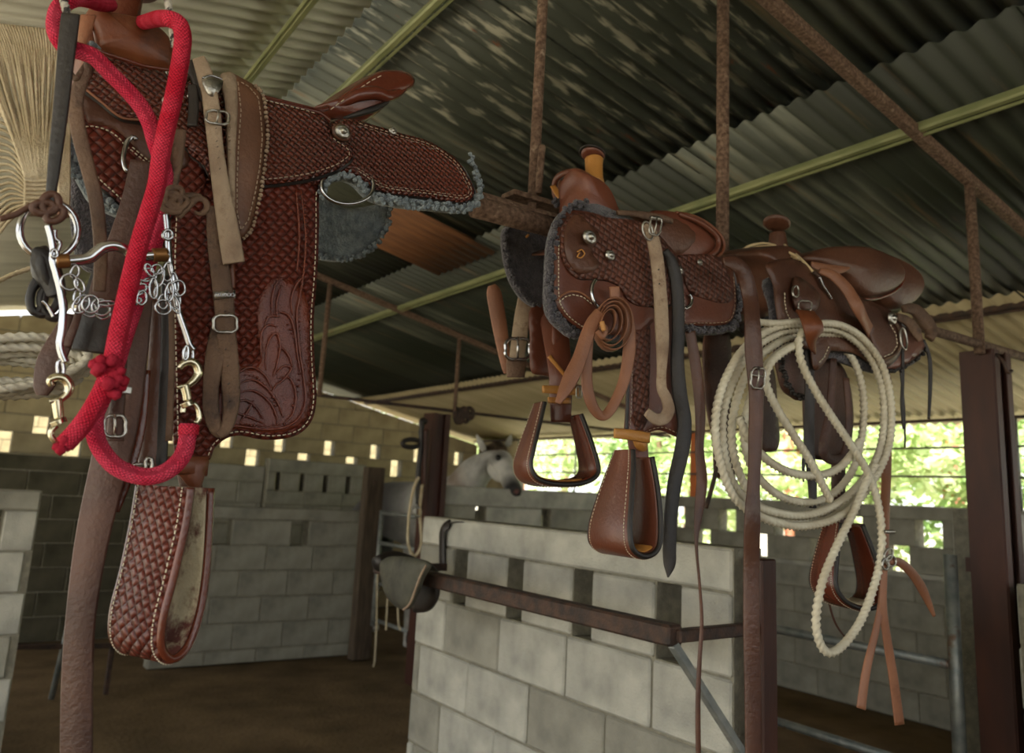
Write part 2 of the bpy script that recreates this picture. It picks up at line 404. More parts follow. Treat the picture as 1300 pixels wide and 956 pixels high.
W('wall_inner', (3.2, 5.55), 0, 2.55, .13, [('s', .18, .1), ('s', .2, .3), ('s', .2, .1), ('s', .2, .3), ('s', .2, .1), ('s', .15, .3), ('g', .175, .36, .1, .66), ('b', .15)], seed=7)
W('wall_east', (5.87, -3.6), PI/2, 12.8, .14, [('s', .2, 0), ('s', .2, .2), ('s', .2, 0), ('s', .2, .2), ('s', .2, .0), ('g', .19, .11, .2, .62), ('g', .19, .03, .2, .605), ('b', .1)], 'block2', seed=8)
W('wall_east_end', (5.87, 8.2), PI/2, .9, .14, [('s', .2, 0), ('s', .2, .2), ('s', .2, .0)], 'blocky', z0=1.48, seed=8)
W('wall_north', (-3.6, 9.18), 0, 9.4, .14, [('s', .2, 0), ('s', .2, .2)]*3+[('s', .2, 0), ('s', .16, .2), ('g', .2, .42, .15, .6), ('g', .17, .72, .13, .6), ('s', .2, 0), ('s', .2, .2), ('s', .2, 0), ('s', .2, .2), ('s', .2, 0), ('s', .2, .2)], 'blocky',
  top=lambda x: RZ-.1-SL*abs(x-3.6-RX), seed=9)
W('wall_left', (-1.6, 4.85), 0, 2.03, .16, [('s', .2, 0), ('s', .2, .2)]*2+[('s', .2, 0), ('g', .2, .03, .1, .6), ('b', .1)], 'block', seed=10)
W('wall_right', (2.98, 1.22), 0, 1.8, .16, [('s', .2, 0), ('s', .2, .2)]*3, 'block', seed=11)
W('wall_pier', (3.32, 1.58), 0, .3, .18, [('s', .2, 0), ('s', .2, .2)]*3+[('s', .24, 0)], 'block', seed=12)
o = box('trim_1', (5.77, 2.5, .99), (.07, 7.6, .03), 'block'); o['kind'] = 'structure'
# steel posts
def ibeam(x, y, z1, s, label, mt='rust_dark', name='steel_post'):
    t = thing(name, label, 'post', (x, y, 0))
    box('flange', (x-s/2, y, z1/2), (.012, s, z1), mt, t, .002); box('flange', (x+s/2, y, z1/2), (.012, s, z1), mt, t, .002)
    box('web', (x, y, z1/2), (s-.012, .01, z1), mt, t); return t
def cbeam(x, y, z1, sx, sy, label, rz=0, mt='rust_dark'):
    t = thing('steel_post', label, 'post', (x, y, 0), rz=rz); q = Matrix.Rotation(rz, 3, 'Z')
    def b(nm, c, d):
        c = q @ Vector(c)+Vector((x, y, 0)); box(nm, c, d, mt, t, .002, q)
    b('face_plate', (-sx/2, 0, z1/2), (.01, sy, z1)); b('face_plate', (sx/2, 0, z1/2), (.01, sy, z1)); b('web', (0, -sy/2+.03, z1/2), (sx-.01, .01, z1))
    b('lip', (-sx/2+.02, -sy/2, z1/2), (.04, .008, z1)); b('lip', (sx/2-.02, -sy/2, z1/2), (.04, .008, z1))
    return t
t = cbeam(3.14, 1.425, 2.02, .13, .12, 'tall dark red-brown steel post at right, under the hanging pipe')
tube('hook', [(3.09, 1.36, 2.0), (3.08, 1.335, 1.97), (3.09, 1.325, 1.93), (3.12, 1.325, 1.94)], .006, 'iron', t, n=5)
cbeam(3.11, 5.5, 2.0, .15, .15, 'distant dark brown steel post standing left of the horse')
t = thing('rusty_post', 'rusty stained steel post at the near end of the middle block wall', 'post', (1.83, 1.43, 0))
box('shaft', (1.832, 1.432, .635), (.06, .06, 1.27), 'rust_dark', t, .004)
t = thing('wooden_post', 'old dark wooden post at the left side of the far stall gate', 'post', (3.05, 6.45, 0))
box('shaft', (3.06, 6.45, .79), (.17, .1, 1.58), 'wood', t, .01); box('knot', (3.05, 6.395, 1.45), (.03, .012, .03), 'iron', t, .005)
box('bracket', (3.19, 1.49, 1.24), (.16, .06, .05), 'rust_dark'); tag(bpy.data.objects['bracket'], 'short rusty steel bracket sticking out between light block pier and dark post', 'bracket')
# tack rails
t = thing('tack_rail', 'long rusty pipe rail that carries the three saddles', 'rail', (0, 1.4, 2.03))
tube('pipe', [(.14, 1.4, 2.02), (3.6, 1.4, 2.04)], .017, 'rust', t, 12)
tube('sleeve_pipe', [(.84, 1.39, 2.0), (1.08, 1.39, 2.005)], .024, 'rust', t, 12)
bar('angle_bar', (.93, 1.4, 2.055), (1.25, 1.4, 2.06), (.05, .012), 'rust', t)
tube('hook', [(.985, 1.36, 2.06), (.985, 1.355, 2.15), (.99, 1.36, 2.17)], .008, 'rust', t, n=4)
t = thing('tack_rail', 'far thin dark pipe rail across the back of the stable', 'rail', (2, 5.5, 2.03))
tube('pipe', [(1.4, 5.5, 2.035), (5.7, 5.5, 2.04)], .013, 'iron', t, 10)
# wall mounted rack bar
t = thing('wall_rack', 'rusty horizontal bar rack along the white block wall', 'rack', (1.5, 1.45, 1.1))
bar('bar', (1.5, 3.05, 1.09), (1.5, 1.42, 1.09), (.05, .05), 'iron', t)
bar('arm', (1.5, 1.42, 1.09), (1.85, 1.44, 1.09), (.03, .03), 'iron', t)
bar('brace', (1.5, 1.43, 1.07), (1.82, 1.43, .72), (.022, .022), 'pipe', t)
bar('arm', (1.5, 3.02, 1.09), (1.8, 3.02, 1.09), (.03, .03), 'iron', t)
# gates
t = thing('stall_gate', 'grey pipe gate between the wooden post and the distant dark post', 'gate', (3.1, 6.0, 0))
GX = 3.12
tube('stile', [(GX, 6.36, .28), (GX, 6.36, 1.22)], .02, 'pipe', t, 10); tube('stile', [(GX, 5.66, .0), (GX, 5.66, 1.24)], .022, 'pipe', t, 10)
for z in (.33, .62, .95, 1.2): tube('rail', [(GX, 6.36, z), (GX, 5.66, z)], .016, 'pipe', t, 10)
tube('chain', [(GX-.02, 5.66, .38), (GX-.03, 5.7, .3), (GX-.02, 5.68, .2)], .008, 'iron', t, n=4)
t = thing('stall_gate', 'pale pipe rails closing the stall left of the right steel post', 'gate', (3.1, 2, 0))
tube('stile', [(3.1, 1.57, .3), (3.1, 1.57, 1.27)], .024, 'pipe', t, 10)
for z in (.88, .5): tube('rail', [(3.1, 1.57, z), (3.1, 4.2, z+.02)], .018, 'pipe', t, 10)
tube('stile', [(3.1, 4.2, 0), (3.1, 4.2, 1.0)], .024, 'pipe', t, 10)
t = thing('pipe_frame', 'grey upright pipe with low dark rail behind the left wall end', 'pipe', (.8, 6, 0))
tube('upright', [(.86, 6.0, 1.12), (.77, 6.0, .0)], .018, 'pipe', t, 10); bar('rail', (.4, 6.0, .33), (1.1, 6.0, .3), (.03, .03), 'iron', t); bar('foot', (1.08, 6.0, 0), (1.08, 6.0, .3), (.03, .03), 'iron', t)
# window openings of the east side
for i, (z) in enumerate((1.895, 1.69)):
    o = tube('window_bar', [(5.8, -3.6, z), (5.8, 8.2, z)], .008, 'iron', seg=6); tag(o, ('upper' if i == 0 else 'lower')+' long thin horizontal bar across the open east side', 'bar')
for y, lb in ((2.46, 'right of the right steel post'), (4.6, 'behind the lasso coil'), (7.05, 'seen through the open far stirrup')):
    o = tube('window_mullion', [(5.8, y, 1.48), (5.8, y, 2.09)], .011, 'pipe', seg=6); tag(o, 'slim upright of the open east side '+lb, 'bar')
# posts and trees outside
def opost(x, y, w_, z1, mt, label, g):
    o = box('outdoor_post', (x, y, z1/2), (w_, w_, z1), mt, None, .005); tag(o, label, 'post', g)
for px, d, wd, mt, zt, lb in ((1217, 11, .16, 'pink', 3.4, 'wide salmon post outside, close left of the right steel post'), (1005, 11, .16, 'pink', 3.4, 'salmon post outside, seen through the lasso coil'), (660, 17, .2, 'pink', 3.6, 'far salmon post outside, seen beside the open far stirrup')):
    p = dp(px, 580, d); opost(p.x, p.y, wd, zt, mt, lb, None)
p = dp(1200, 555, 9.5); opost(p.x, p.y, .09, p.z, 'orange', 'slim orange post outside, seen just left of the right steel post', None)
p2 = dp(1172, 540, 9.5); o = bar('orange_brace', p, p2, (.04, .04), 'orange'); tag(o, 'short slanting orange strut meeting the top of the slim orange post', 'beam')
p = dp(884, 560, 7.4)
def orange_near():
    o = box('timber_post', (5.95, atx(884, 590, 5.95).y, 1.05), (.09, .09, 2.1), 'orange', None, .005); tag(o, 'orange-brown timber post in the east opening behind the dark hanging strap', 'post')
orange_near()
def tree(x, y, h, r, label, mt='leaf_a', n=2600, seed=1):
    rnd = random.Random(seed); t = thing('tree', label, 'tree', (x, y, 0), 'trees outside the east side')
    tube('trunk', [(x, y, -.05), (x+.1, y+.05, h*.4), (x-.05, y, h*.8)], lambda s: .13*(1-s*.7), 'bark', t, 8, n=4)
    V, Fc = [], []
    cl = [(Vector((x, y, h*.7))+Vector((rnd.gauss(0, r*.5), rnd.gauss(0, r*.5), rnd.gauss(0, h*.22)))) for _ in range(26)]
    for i in range(n):
        c = rnd.choice(cl); d = Vector((rnd.gauss(0, 1), rnd.gauss(0, 1), rnd.gauss(0, 1))).normalized()*rnd.uniform(.3, 1)*r*.34
        p = c+d; u = Vector((rnd.gauss(0, 1), rnd.gauss(0, 1), rnd.gauss(0, .6))).normalized(); v = u.cross(Vector((rnd.gauss(0, 1), rnd.gauss(0, 1), rnd.gauss(0, 1)))).normalized()
        s = rnd.uniform(.05, .11); b = len(V); V += [p-u*s, p+v*s*.5, p+u*s, p-v*s*.5]; Fc.append((b, b+1, b+2, b+3))
    o = mesh('foliage', V, Fc, mt, t, False, recalc=False); o['kind'] = 'stuff'
tr = [(9.6, 3.2, 3.2, 1.3), (9.2, 5.4, 2.8, 1.2), (9.6, 7.8, 3.4, 1.5), (10.5, 10.4, 3.6, 1.6), (9.8, 1.2, 3, 1.3), (12.5, 4.2, 5, 2.2), (13, 8, 5, 2.4), (13.5, 12.5, 5.2, 2.4), (12.8, 16, 4.8, 2.4), (14.5, 1.0, 4.8, 2.2), (17, 6, 6, 3), (18, 13, 6, 3), (18.5, 20, 6, 3), (12, 19.5, 4, 2.2)]
for i, (x, y, h, r) in enumerate(tr): tree(x, y, h, r, 'leafy bright green tree in strong daylight beyond the east opening', 'leaf_a' if i % 3 else 'leaf_b', 3400, i)
def shrub(x, y, r, seed):
    rnd = random.Random(seed); V, Fc = [], []
    for i in range(1500):
        d = Vector((rnd.gauss(0, 1), rnd.gauss(0, 1), abs(rnd.gauss(0, 1)))).normalized()*rnd.uniform(.4, 1)*r; p = Vector((x, y, 0))+d
        u = Vector((rnd.gauss(0, 1), rnd.gauss(0, 1), rnd.gauss(0, .6))).normalized(); v = u.orthogonal().normalized(); s = rnd.uniform(.04, .09)
        b = len(V); V += [p-u*s, p+v*s*.5, p+u*s, p-v*s*.5]; Fc.append((b, b+1, b+2, b+3))
    o = mesh('shrub', V, Fc, 'leaf_a', None, False, recalc=False); tag(o, 'low sunlit green shrub outside the east wall', 'shrub', 'shrubs outside')
for i, (x, y, r) in enumerate(((10.6, 2.4, .9), (9.9, 4.6, .8), (9.7, 6.8, .85), (10.2, 9.4, 1.0))): shrub(x, y, r, 40+i)
W('wall_yard', (-5, 13.2), 0, 13, .2, [('s', .2, 0), ('s', .2, .2)]*6, 'blocky', seed=20)

W('wall_south_added', (-3.5, -3.5), 0, 9.3, .15, [('s', .2, 0), ('s', .2, .2)]*3+[('s', .2, 0)], 'block2', seed=21)  # unseen low wall, added to cut ambient light from behind the camera
# ---------------- leather and tack materials ----------------
MT['tool'] = mat('stamped_mahogany_leather', S(76, 33, 23), .27, 0, S(102, 46, 29), 5, .06, 200, contrast=(.3, .7), weave=.9, wscale=118, wrot=.5, coat=.12)
MT['toolbig'] = mat('large_stamped_mahogany_leather', S(79, 31, 23), .38, 0, S(104, 44, 29), 5, .06, 200, contrast=(.3, .7), weave=1., wscale=84, wrot=.62, coat=.0, spec=.3)
MT['carved'] = mat('carved_mahogany_leather', S(79, 31, 23), .27, 0, S(121, 56, 33), 9, .35, 320, contrast=(.35, .7), coat=.2)
MT['maho'] = mat('smooth_mahogany_leather', S(81, 34, 23), .27, 0, S(101, 48, 29), 7, .12, 160, coat=.15)
MT['swell'] = mat('amber_brown_leather', S(96, 51, 29), .45, 0, S(116, 64, 36), 5, .1, 160, col3=S(58, 29, 18), c3s=9, c3r=(.55, .75))
MT['edge'] = mat('black_leather_edge', S(26, 22, 20), .5, 0, S(40, 34, 30), 20)
MT['black'] = mat('black_leather', S(24, 20, 18), .5, 0, S(42, 35, 30), 12, .15, 140)
MT['dark'] = mat('dark_brown_strap_leather', S(60, 36, 26), .55, 0, S(84, 54, 40), 9, .25, 160, col3=S(91, 73, 58), c3s=22, c3r=(.6, .78))
MT['grey'] = mat('weathered_grey_brown_leather', S(80, 58, 43), .7, 0, S(110, 85, 65), 14, .35, 170, col3=S(63, 46, 36), c3s=22, c3r=(.55, .7))
MT['pale'] = mat('dusty_pale_leather', S(130, 108, 88), .7, 0, S(170, 150, 126), 16, .3, 170, col3=S(104, 76, 56), c3s=16, c3r=(.56, .7))
MT['tan'] = mat('tan_leather', S(122, 79, 55), .5, 0, S(144, 97, 70), 8, .15, 160, col3=S(99, 59, 39), c3s=14, c3r=(.58, .74))
MT['honey'] = mat('honey_rawhide', S(167, 111, 48), .4, 0, S(183, 131, 68), 14, .2, 140)
MT['chest'] = mat('chestnut_leather', S(87, 46, 31), .4, 0, S(106, 59, 41), 6, .12, 160, col3=S(132, 106, 91), c3s=26, c3r=(.66, .84), coat=.08)
MT['chesttool'] = mat('stamped_chestnut_leather', S(79, 43, 31), .5, 0, S(102, 59, 43), 6, .1, 160, weave=.9, wscale=74, wrot=.35)
MT['oldbrown'] = mat('old_dark_brown_leather', S(69, 41, 29), .42, 0, S(92, 58, 41), 7, .2, 120, col3=S(99, 86, 73), c3s=8, c3r=(.6, .8))
MT['fleece'] = mat('blue_grey_fleece', S(92, 104, 112), 1, 0, S(134, 146, 150), 60, 1., 180, sheen=.3)
MT['fleece_d'] = mat('dark_violet_grey_fleece', S(50, 48, 55), 1, 0, S(77, 73, 81), 60, 1., 180, sheen=.3)
MT['thread'] = mat('cream_thread', S(206, 196, 172), .8)
MT['thread_d'] = mat('dusty_thread', S(170, 150, 130), .8)
MT['chrome'] = mat('chromed_steel', S(170, 170, 172), .14, 1)
MT['silver'] = mat('dull_silver', S(200, 198, 190), .28, 1, S(150, 148, 142), 60, .2, 300)
MT['brass'] = mat('brassy_nickel', S(186, 178, 150), .22, 1, S(198, 190, 166), 30)
MT['copper'] = mat('copper', S(132, 92, 52), .45, .8)
MT['red'] = mat('red_cotton_rope', S(204, 34, 58), .9, 0, S(222, 62, 86), 30, .3, 300, uvweave=.7, wscale=300, wrot=.785, spec=.1)
MT['pinkw'] = mat('faded_red_cotton_rope', S(208, 44, 74), .9, 0, S(226, 78, 104), 30, .3, 300, uvweave=.7, wscale=300, wrot=.785, spec=.1)
MT['cream'] = mat('cream_cotton_cord', S(176, 160, 128), .9, 0, S(204, 190, 160), 20, .4, 260)
MT['nylon'] = mat('white_nylon_rope', S(196, 190, 172), .6, 0, S(222, 218, 202), 20, .2, 260)
MT['lasso'] = mat('waxed_white_lasso', S(198, 188, 164), .6, 0, S(218, 212, 190), 14, .2, 260)
MT['rawhide'] = mat('pale_rawhide_lace', S(178, 156, 116), .6, 0, S(200, 178, 138), 14, .2, 200)
MT['worn'] = mat('scuffed_pale_lining', S(168, 156, 128), .85, 0, S(206, 196, 166), 20, .4, 120, col3=S(92, 48, 38), c3s=12, c3r=(.46, .55))
MT['mecate'] = mat('black_and_white_braided_cord', S(60, 56, 54), .8, 0, S(190, 184, 172), 130, .4, 300, contrast=(.45, .5))
# ---------------- tack builders ----------------
def ymap(px, py, surf): return atx(px, py, surf[1]) if isinstance(surf, tuple) else onsurf(px, py, surf) if callable(surf) else at(px, py, surf)
def off(surf, d):
    if isinstance(surf, tuple): return ('x', surf[1]-d)
    return (lambda z: surf(z)-d) if callable(surf) else surf-d
def panel(name, px, surf, th, mt, parent, n=5, step=8, dy=0., dome=0., mirror=None, smoothpx=True, rim=None):
    s = off(surf, dy)
    O = [Vector((p.x, p.y)) for p in catmull([(a, b, 0) for a, b in px], n, True)] if smoothpx else [Vector(p) for p in px]
    Q = [O[0]]
    for q in O[1:]:
        if (q-Q[-1]).length > 1.2: Q.append(q)
    if (Q[0]-Q[-1]).length < 1.2: Q.pop()
    O = Q; m = len(O); A = np.array([tuple(q) for q in O])
    x0, y0 = A.min(0); x1, y1 = A.max(0)
    B = np.roll(A, -1, 0); D = B-A; L2 = (D**2).sum(1)+1e-9
    def dist(q):
        t = np.clip(((q-A)*D).sum(1)/L2, 0, 1); return math.sqrt(((A+D*t[:, None]-q)**2).sum(1).min())
    def inside(q):
        c = False
        for i in range(m):
            a, b = A[i], B[i]
            if (a[1] > q[1]) != (b[1] > q[1]) and q[0] < (b[0]-a[0])*(q[1]-a[1])/(b[1]-a[1])+a[0]: c = not c
        return c
    pts = list(O); ds = [0.]*m; yy = y0+step*.5; r = 0
    while yy < y1:
        xx = x0+step*(.5 if r % 2 else .1)
        while xx < x1:
            q = np.array((xx, yy))
            if inside(q):
                d = dist(q)
                if d > min(step*.35, 2.2): pts.append(Vector((xx, yy))); ds.append(d)
            xx += step
        yy += step*.87; r += 1
    res = delaunay_2d_cdt(pts, [(i, (i+1) % m) for i in range(m)], [list(range(m))], 1, 1e-5)
    vs, es, fs = res[0], res[1], res[2]; org = res[3]
    F3, BK, uv = [], [], []
    rm = th*.45 if rim is None else rim
    for i, q in enumerate(vs):
        d = ds[org[i][0]] if org[i] else 0
        p = ymap(q.x, q.y, s); k = min(d/max(step*1.0, 1), 1); DV = Vector((1, 0, 0)) if isinstance(s, tuple) else Vector((0, 1, 0))
        f = rm*(1-k)**2 - dome*(1-math.exp(-d/14.))
        F3.append(p+DV*f); BK.append(p+DV*th)
    nv = len(vs); V = F3+BK; uv = [(p.x+(p.y if isinstance(s, tuple) else 0), p.z) for p in F3]*2
    Fc = [tuple(f) for f in fs]+[tuple(nv+i for i in f)[::-1] for f in fs]
    cnt = {}
    for f in fs:
        for i in range(len(f)):
            e = (f[i], f[(i+1) % len(f)]); cnt[e] = 1
    for (a, b) in list(cnt):
        if (b, a) not in cnt: Fc.append((b, a, nv+a, nv+b))
    o = mesh(name, V, Fc, mt, parent, True, uv)
    if mirror is not None:
        V2 = [Vector((v[0], 2*mirror-v[1], v[2])) for v in V]
        mesh(name, V2, Fc, mt, parent, True, uv)
    return o, O
def inset(O, d):
    m = len(O); area = sum(O[i].x*O[(i+1) % m].y-O[(i+1) % m].x*O[i].y for i in range(m)); sg = 1 if area > 0 else -1
    out = []
    for i in range(m):
        t = (O[(i+1) % m]-O[i-1]); t.normalize(); out.append(O[i]+Vector((-t.y, t.x))*d*sg)
    return out
def stitch(path, surf, parent, mt='thread', ln=4.2, gap=2.6, r=.0009, dy=.0015, name='stitching', keep=None):
    V, Fc = [], []; acc = 0; s = off(surf, dy)
    segs = []
    P = [Vector((p[0], p[1])) for p in path]; cur = [P[0]]; pos = 0; on_ = True; left = ln
    for i in range(1, len(P)):
        a, b = P[i-1], P[i]; L = (b-a).length; t = 0
        while L-t > left:
            t += left; q = a.lerp(b, t/L)
            if on_: segs.append((cur[0], q)); 
            on_ = not on_; left = ln if on_ else gap; cur = [q]
        left -= (L-t)
    for a, b in segs:
        if keep and not keep(a): continue
        pa, pb = ymap(a.x, a.y, s), ymap(b.x, b.y, s)
        tube_data([pa, (pa+pb)/2+Vector((0, -r*.8, 0)), pb], r, 4, V=V, Fc=Fc, UV=[])
    if not V: return
    return mesh(name, V, Fc, mt, parent, True, recalc=False)
N0 = Vector((-.46, -.885, .0))
def strap(name, pts, y, mt, parent=None, th=.0045, n=7, nrm=None, wave=0., closed=False):
    """pts: (px, py, width in px [, y])"""
    nrm = (nrm or N0).normalized(); cs = []
    for p in pts:
        yy = p[3] if len(p) > 3 else y
        P = ymap(p[0], p[1], yy); cs.append((P, p[2]*(P-EYE).dot(FW)/FPX))
    Pc = catmull([c[0] for c in cs], n, closed); Wc = catmull([(c[1], 0, 0) for c in cs], n, closed); fr = frames(Pc, closed)
    V, Fc, uv = [], [], []; s = 0; m = len(Pc)
    for i, p in enumerate(Pc):
        if i: s += (Pc[i]-Pc[i-1]).length
        t = fr[i][0]; sd = t.cross(nrm)
        if sd.length < .2: sd = t.cross(Vector((0, 0, 1)))
        sd.normalize(); nn = sd.cross(t).normalized()
        if nn.dot(nrm) < 0: nn = -nn
        w_ = Wc[i].x/2; e = min(.0022, w_*.4)
        for u, h in ((-w_, 0), (-w_+e, th/2), (0, th/2+wave), (w_-e, th/2), (w_, 0), (w_-e, -th/2), (-w_+e, -th/2)):
            V.append(p+sd*u+nn*h); uv.append((u, s))
    for i in range(m if closed else m-1):
        j = (i+1) % m
        for k in range(7): k2 = (k+1) % 7; Fc.append((i*7+k, i*7+k2, j*7+k2, j*7+k))
    if not closed: Fc += [tuple(range(7)), tuple(range((m-1)*7, m*7))[::-1]]
    return mesh(name, V, Fc, mt, parent, True, uv)
def ringpts(px, py, rx, ry, y, a0=0, a1=360, rot=0, n=28, closed=True):
    out = []; k = n if closed else n+1
    for i in range(k):
        a = math.radians(a0+(a1-a0)*i/n); u, v = rx*math.cos(a), ry*math.sin(a); c, s = math.cos(math.radians(rot)), math.sin(math.radians(rot))
        out.append(ymap(px+u*c-v*s, py+u*s+v*c, y))
    return out
def ring(name, px, py, rx, ry, y, r, mt, parent=None, a0=0, a1=360, rot=0, seg=8):
    cl = abs(a1-a0) >= 360
    return tube(name, ringpts(px, py, rx, ry, y, a0, a1, rot, 28, cl), r, mt, parent, seg, cl)
def ptube(name, pts, y, r, mt, parent=None, n=7, seg=8, **k):
    return tube(name, [ymap(p[0], p[1], p[2] if len(p) > 2 else y) for p in pts], r, mt, parent, seg, n=n, **k)
def buckle(px, py, w_, h, y, parent, mt='silver', r=.0022, rot=0, prong=True, name='buckle'):
    pts = []; c, s = math.cos(math.radians(rot)), math.sin(math.radians(rot)); cr = .22
    for sx, sy in ((-1, -1), (1, -1), (1, 1), (-1, 1)):
        for k in range(4):
            a = math.atan2(sy, sx)+(-.785+k*.523) if False else None
    base = [(-.5, -.3), (-.3, -.5), (0, -.5), (.3, -.5), (.5, -.3), (.5, 0), (.5, .3), (.3, .5), (0, .5), (-.3, .5), (-.5, .3), (-.5, 0)]
    for u, v in base:
        u, v = u*w_, v*h; pts.append(ymap(px+u*c-v*s, py+u*s+v*c, y))
    V, Fc, UV = tube_data(catmull(pts, 4, True), r, 6, True)
    if prong:
        a = ymap(px+(-0)*c+.5*h*s*-1, py+.5*h*c, y); b = ymap(px+.6*h*s, py-.6*h*c, off(y, .004))
        tube_data([a, (a+b)/2+Vector((0, -.002, 0)), b], r*.7, 6, V=V, Fc=Fc, UV=UV)
    return mesh(name, V, Fc, mt, parent, True)
def concho(px, py, r, y, parent, mt='silver', name='concho'):
    c = ymap(px, py, y); R = r*(c-EYE).dot(FW)/FPX; V, Fc = [], []; prof = [(0, .0105), (.25, .010), (.42, .0065), (.5, .0035), (.62, .004), (.85, .003), (1, .0), (1, -.003)]
    prof = [(a, b*R/.0085*.55) for a, b in prof]
    n = 20; V.append(c+Vector((0, -prof[0][1], 0)))
    for a, b in prof[1:]:
        for k in range(n): t = 2*PI*k/n; V.append(c+Vector((a*R*math.cos(t)*1.15, -b, a*R*math.sin(t))))
    Fc += [(0, 1+k, 1+(k+1) % n) for k in range(n)]
    for j in range(len(prof)-2):
        for k in range(n): Fc.append((1+j*n+k, 1+j*n+(k+1) % n, 1+(j+1)*n+(k+1) % n, 1+(j+1)*n+k))
    Fc.append(tuple(1+(len(prof)-2)*n+k for k in range(n)))
    return mesh(name, V, Fc, mt, parent, True)
ICO = None
def bobbles(name, P, r, mt, parent, jit=.4, seed=3, per=1, kind='stuff'):
    global ICO
    if ICO is None:
        bm = bmesh.new(); bmesh.ops.create_icosphere(bm, subdivisions=1, radius=1); ICO = ([v.co.copy() for v in bm.verts], [tuple(v.index for v in f.verts) for f in bm.faces]); bm.free()
    rnd = random.Random(seed); V, Fc = [], []
    for p in P:
        for _ in range(per):
            c = p+Vector((rnd.uniform(-1, 1), rnd.uniform(-1, 1), rnd.uniform(-1, 1)))*r*jit*2; s = r*rnd.uniform(.7, 1.15); b = len(V)
            V += [c+v*s for v in ICO[0]]; Fc += [(b+i, b+j, b+k) for i, j, k in ICO[1]]
    o = mesh(name, V, Fc, mt, parent, True, recalc=False); o['kind'] = kind; return o
def fleece_edge(px, surf, r, mt, parent, n=6, sp=5., rows=2, dy=0., name='fleece', closed=False, inw=(0, 0)):
    O = catmull([(a, b, 0) for a, b in px], n, closed); P = []; acc = 0
    for i in range(1, len(O)):
        L = (O[i]-O[i-1]).length; k = max(1, int(L/sp))
        for q in range(k):
            t = O[i-1].lerp(O[i], q/k)
            for rr in range(rows): P.append(ymap(t.x+inw[0]*rr, t.y+inw[1]*rr, off(surf, dy-.006*rr)))
    return bobbles(name, P, r, mt, parent)
def loft(name, rings, mt, parent, cap=True, smooth=True):
    V, Fc = [], []; n = len(rings[0])
    for r in rings: V += list(r)
    for j in range(len(rings)-1):
        for k in range(n): Fc.append((j*n+k, j*n+(k+1) % n, (j+1)*n+(k+1) % n, (j+1)*n+k))
    if cap:
        for j, rr in ((0, rings[0]), (len(rings)-1, rings[-1])):
            c = sum((Vector(p) for p in rr), Vector())/n; V.append(c); ci = len(V)-1
            for k in range(n): Fc.append((j*n+k, j*n+(k+1) % n, ci))
    return mesh(name, V, Fc, mt, parent, smooth, [(v[0]+v[1], v[2]) for v in V])
def solid_sym(name, px, ynear, Yc, mt, parent, n=4, rnd_=.012, mid=0., scale=.96, segs=6):
    """closed leather body spanning the saddle: near outline -> centre (raised by mid) -> mirrored far outline"""
    O = catmull([(a, b, 0) for a, b in px], n, True); near = [ymap(q.x, q.y, ynear) for q in O]
    c = sum(near, Vector())/len(near); R = []
    for k in (0, .35, .7, 1):
        sc = 1-(1-math.sin(k*PI/2))*.22; dy_ = rnd_*(1-math.sqrt(max(0, 1-(1-k)**2))) if k < 1 else 0
        dy_ = -rnd_*(1-k)*.9
        R.append([Vector((c.x+(p.x-c.x)*sc, p.y+dy_, c.z+(p.z-c.z)*sc)) for p in near])
    for k in range(1, segs*2):
        t = k/(segs*2); h = math.sin(t*PI)
        R.append([Vector((p.x, p.y+(2*Yc-2*p.y)*t, p.z+mid*h)) for p in near])
    for k in (1, .7, .35, 0):
        sc = 1-(1-math.sin(k*PI/2))*.22; dy_ = rnd_*(1-k)*.9
        R.append([Vector((c.x+(p.x-c.x)*sc, 2*Yc-p.y+dy_, c.z+(p.z-c.z)*sc)) for p in near])
    return loft(name, R, mt, parent)
def bridge(name, px, surf, Yc, mt, parent, n=6, arch=.02, th=.006, m=10, dy=0.):
    E_ = [ymap(q.x, q.y, off(surf, dy)) for q in catmull([(a, b, 0) for a, b in px], n)]
    V, Fc = [], []; k = len(E_)
    for lay in (0, 1):
        for p in E_:
            for j in range(m+1):
                t = j/m; V.append(Vector((p.x, p.y+(2*Yc-2*p.y)*t, p.z+arch*math.sin(PI*t)-lay*th)))
    M = m+1
    for lay in (0, 1):
        b = lay*k*M
        for i in range(k-1):
            for j in range(m): Fc.append((b+i*M+j, b+i*M+j+1, b+(i+1)*M+j+1, b+(i+1)*M+j))
    b = k*M
    for i in range(k-1): Fc += [(i*M, (i+1)*M, b+(i+1)*M, b+i*M), (i*M+m, (i+1)*M+m, b+(i+1)*M+m, b+i*M+m)]
    for j in range(m): Fc += [(j, j+1, b+j+1, b+j), ((k-1)*M+j, (k-1)*M+j+1, b+(k-1)*M+j+1, b+(k-1)*M+j)]
    return mesh(name, V, Fc, mt, parent, True)
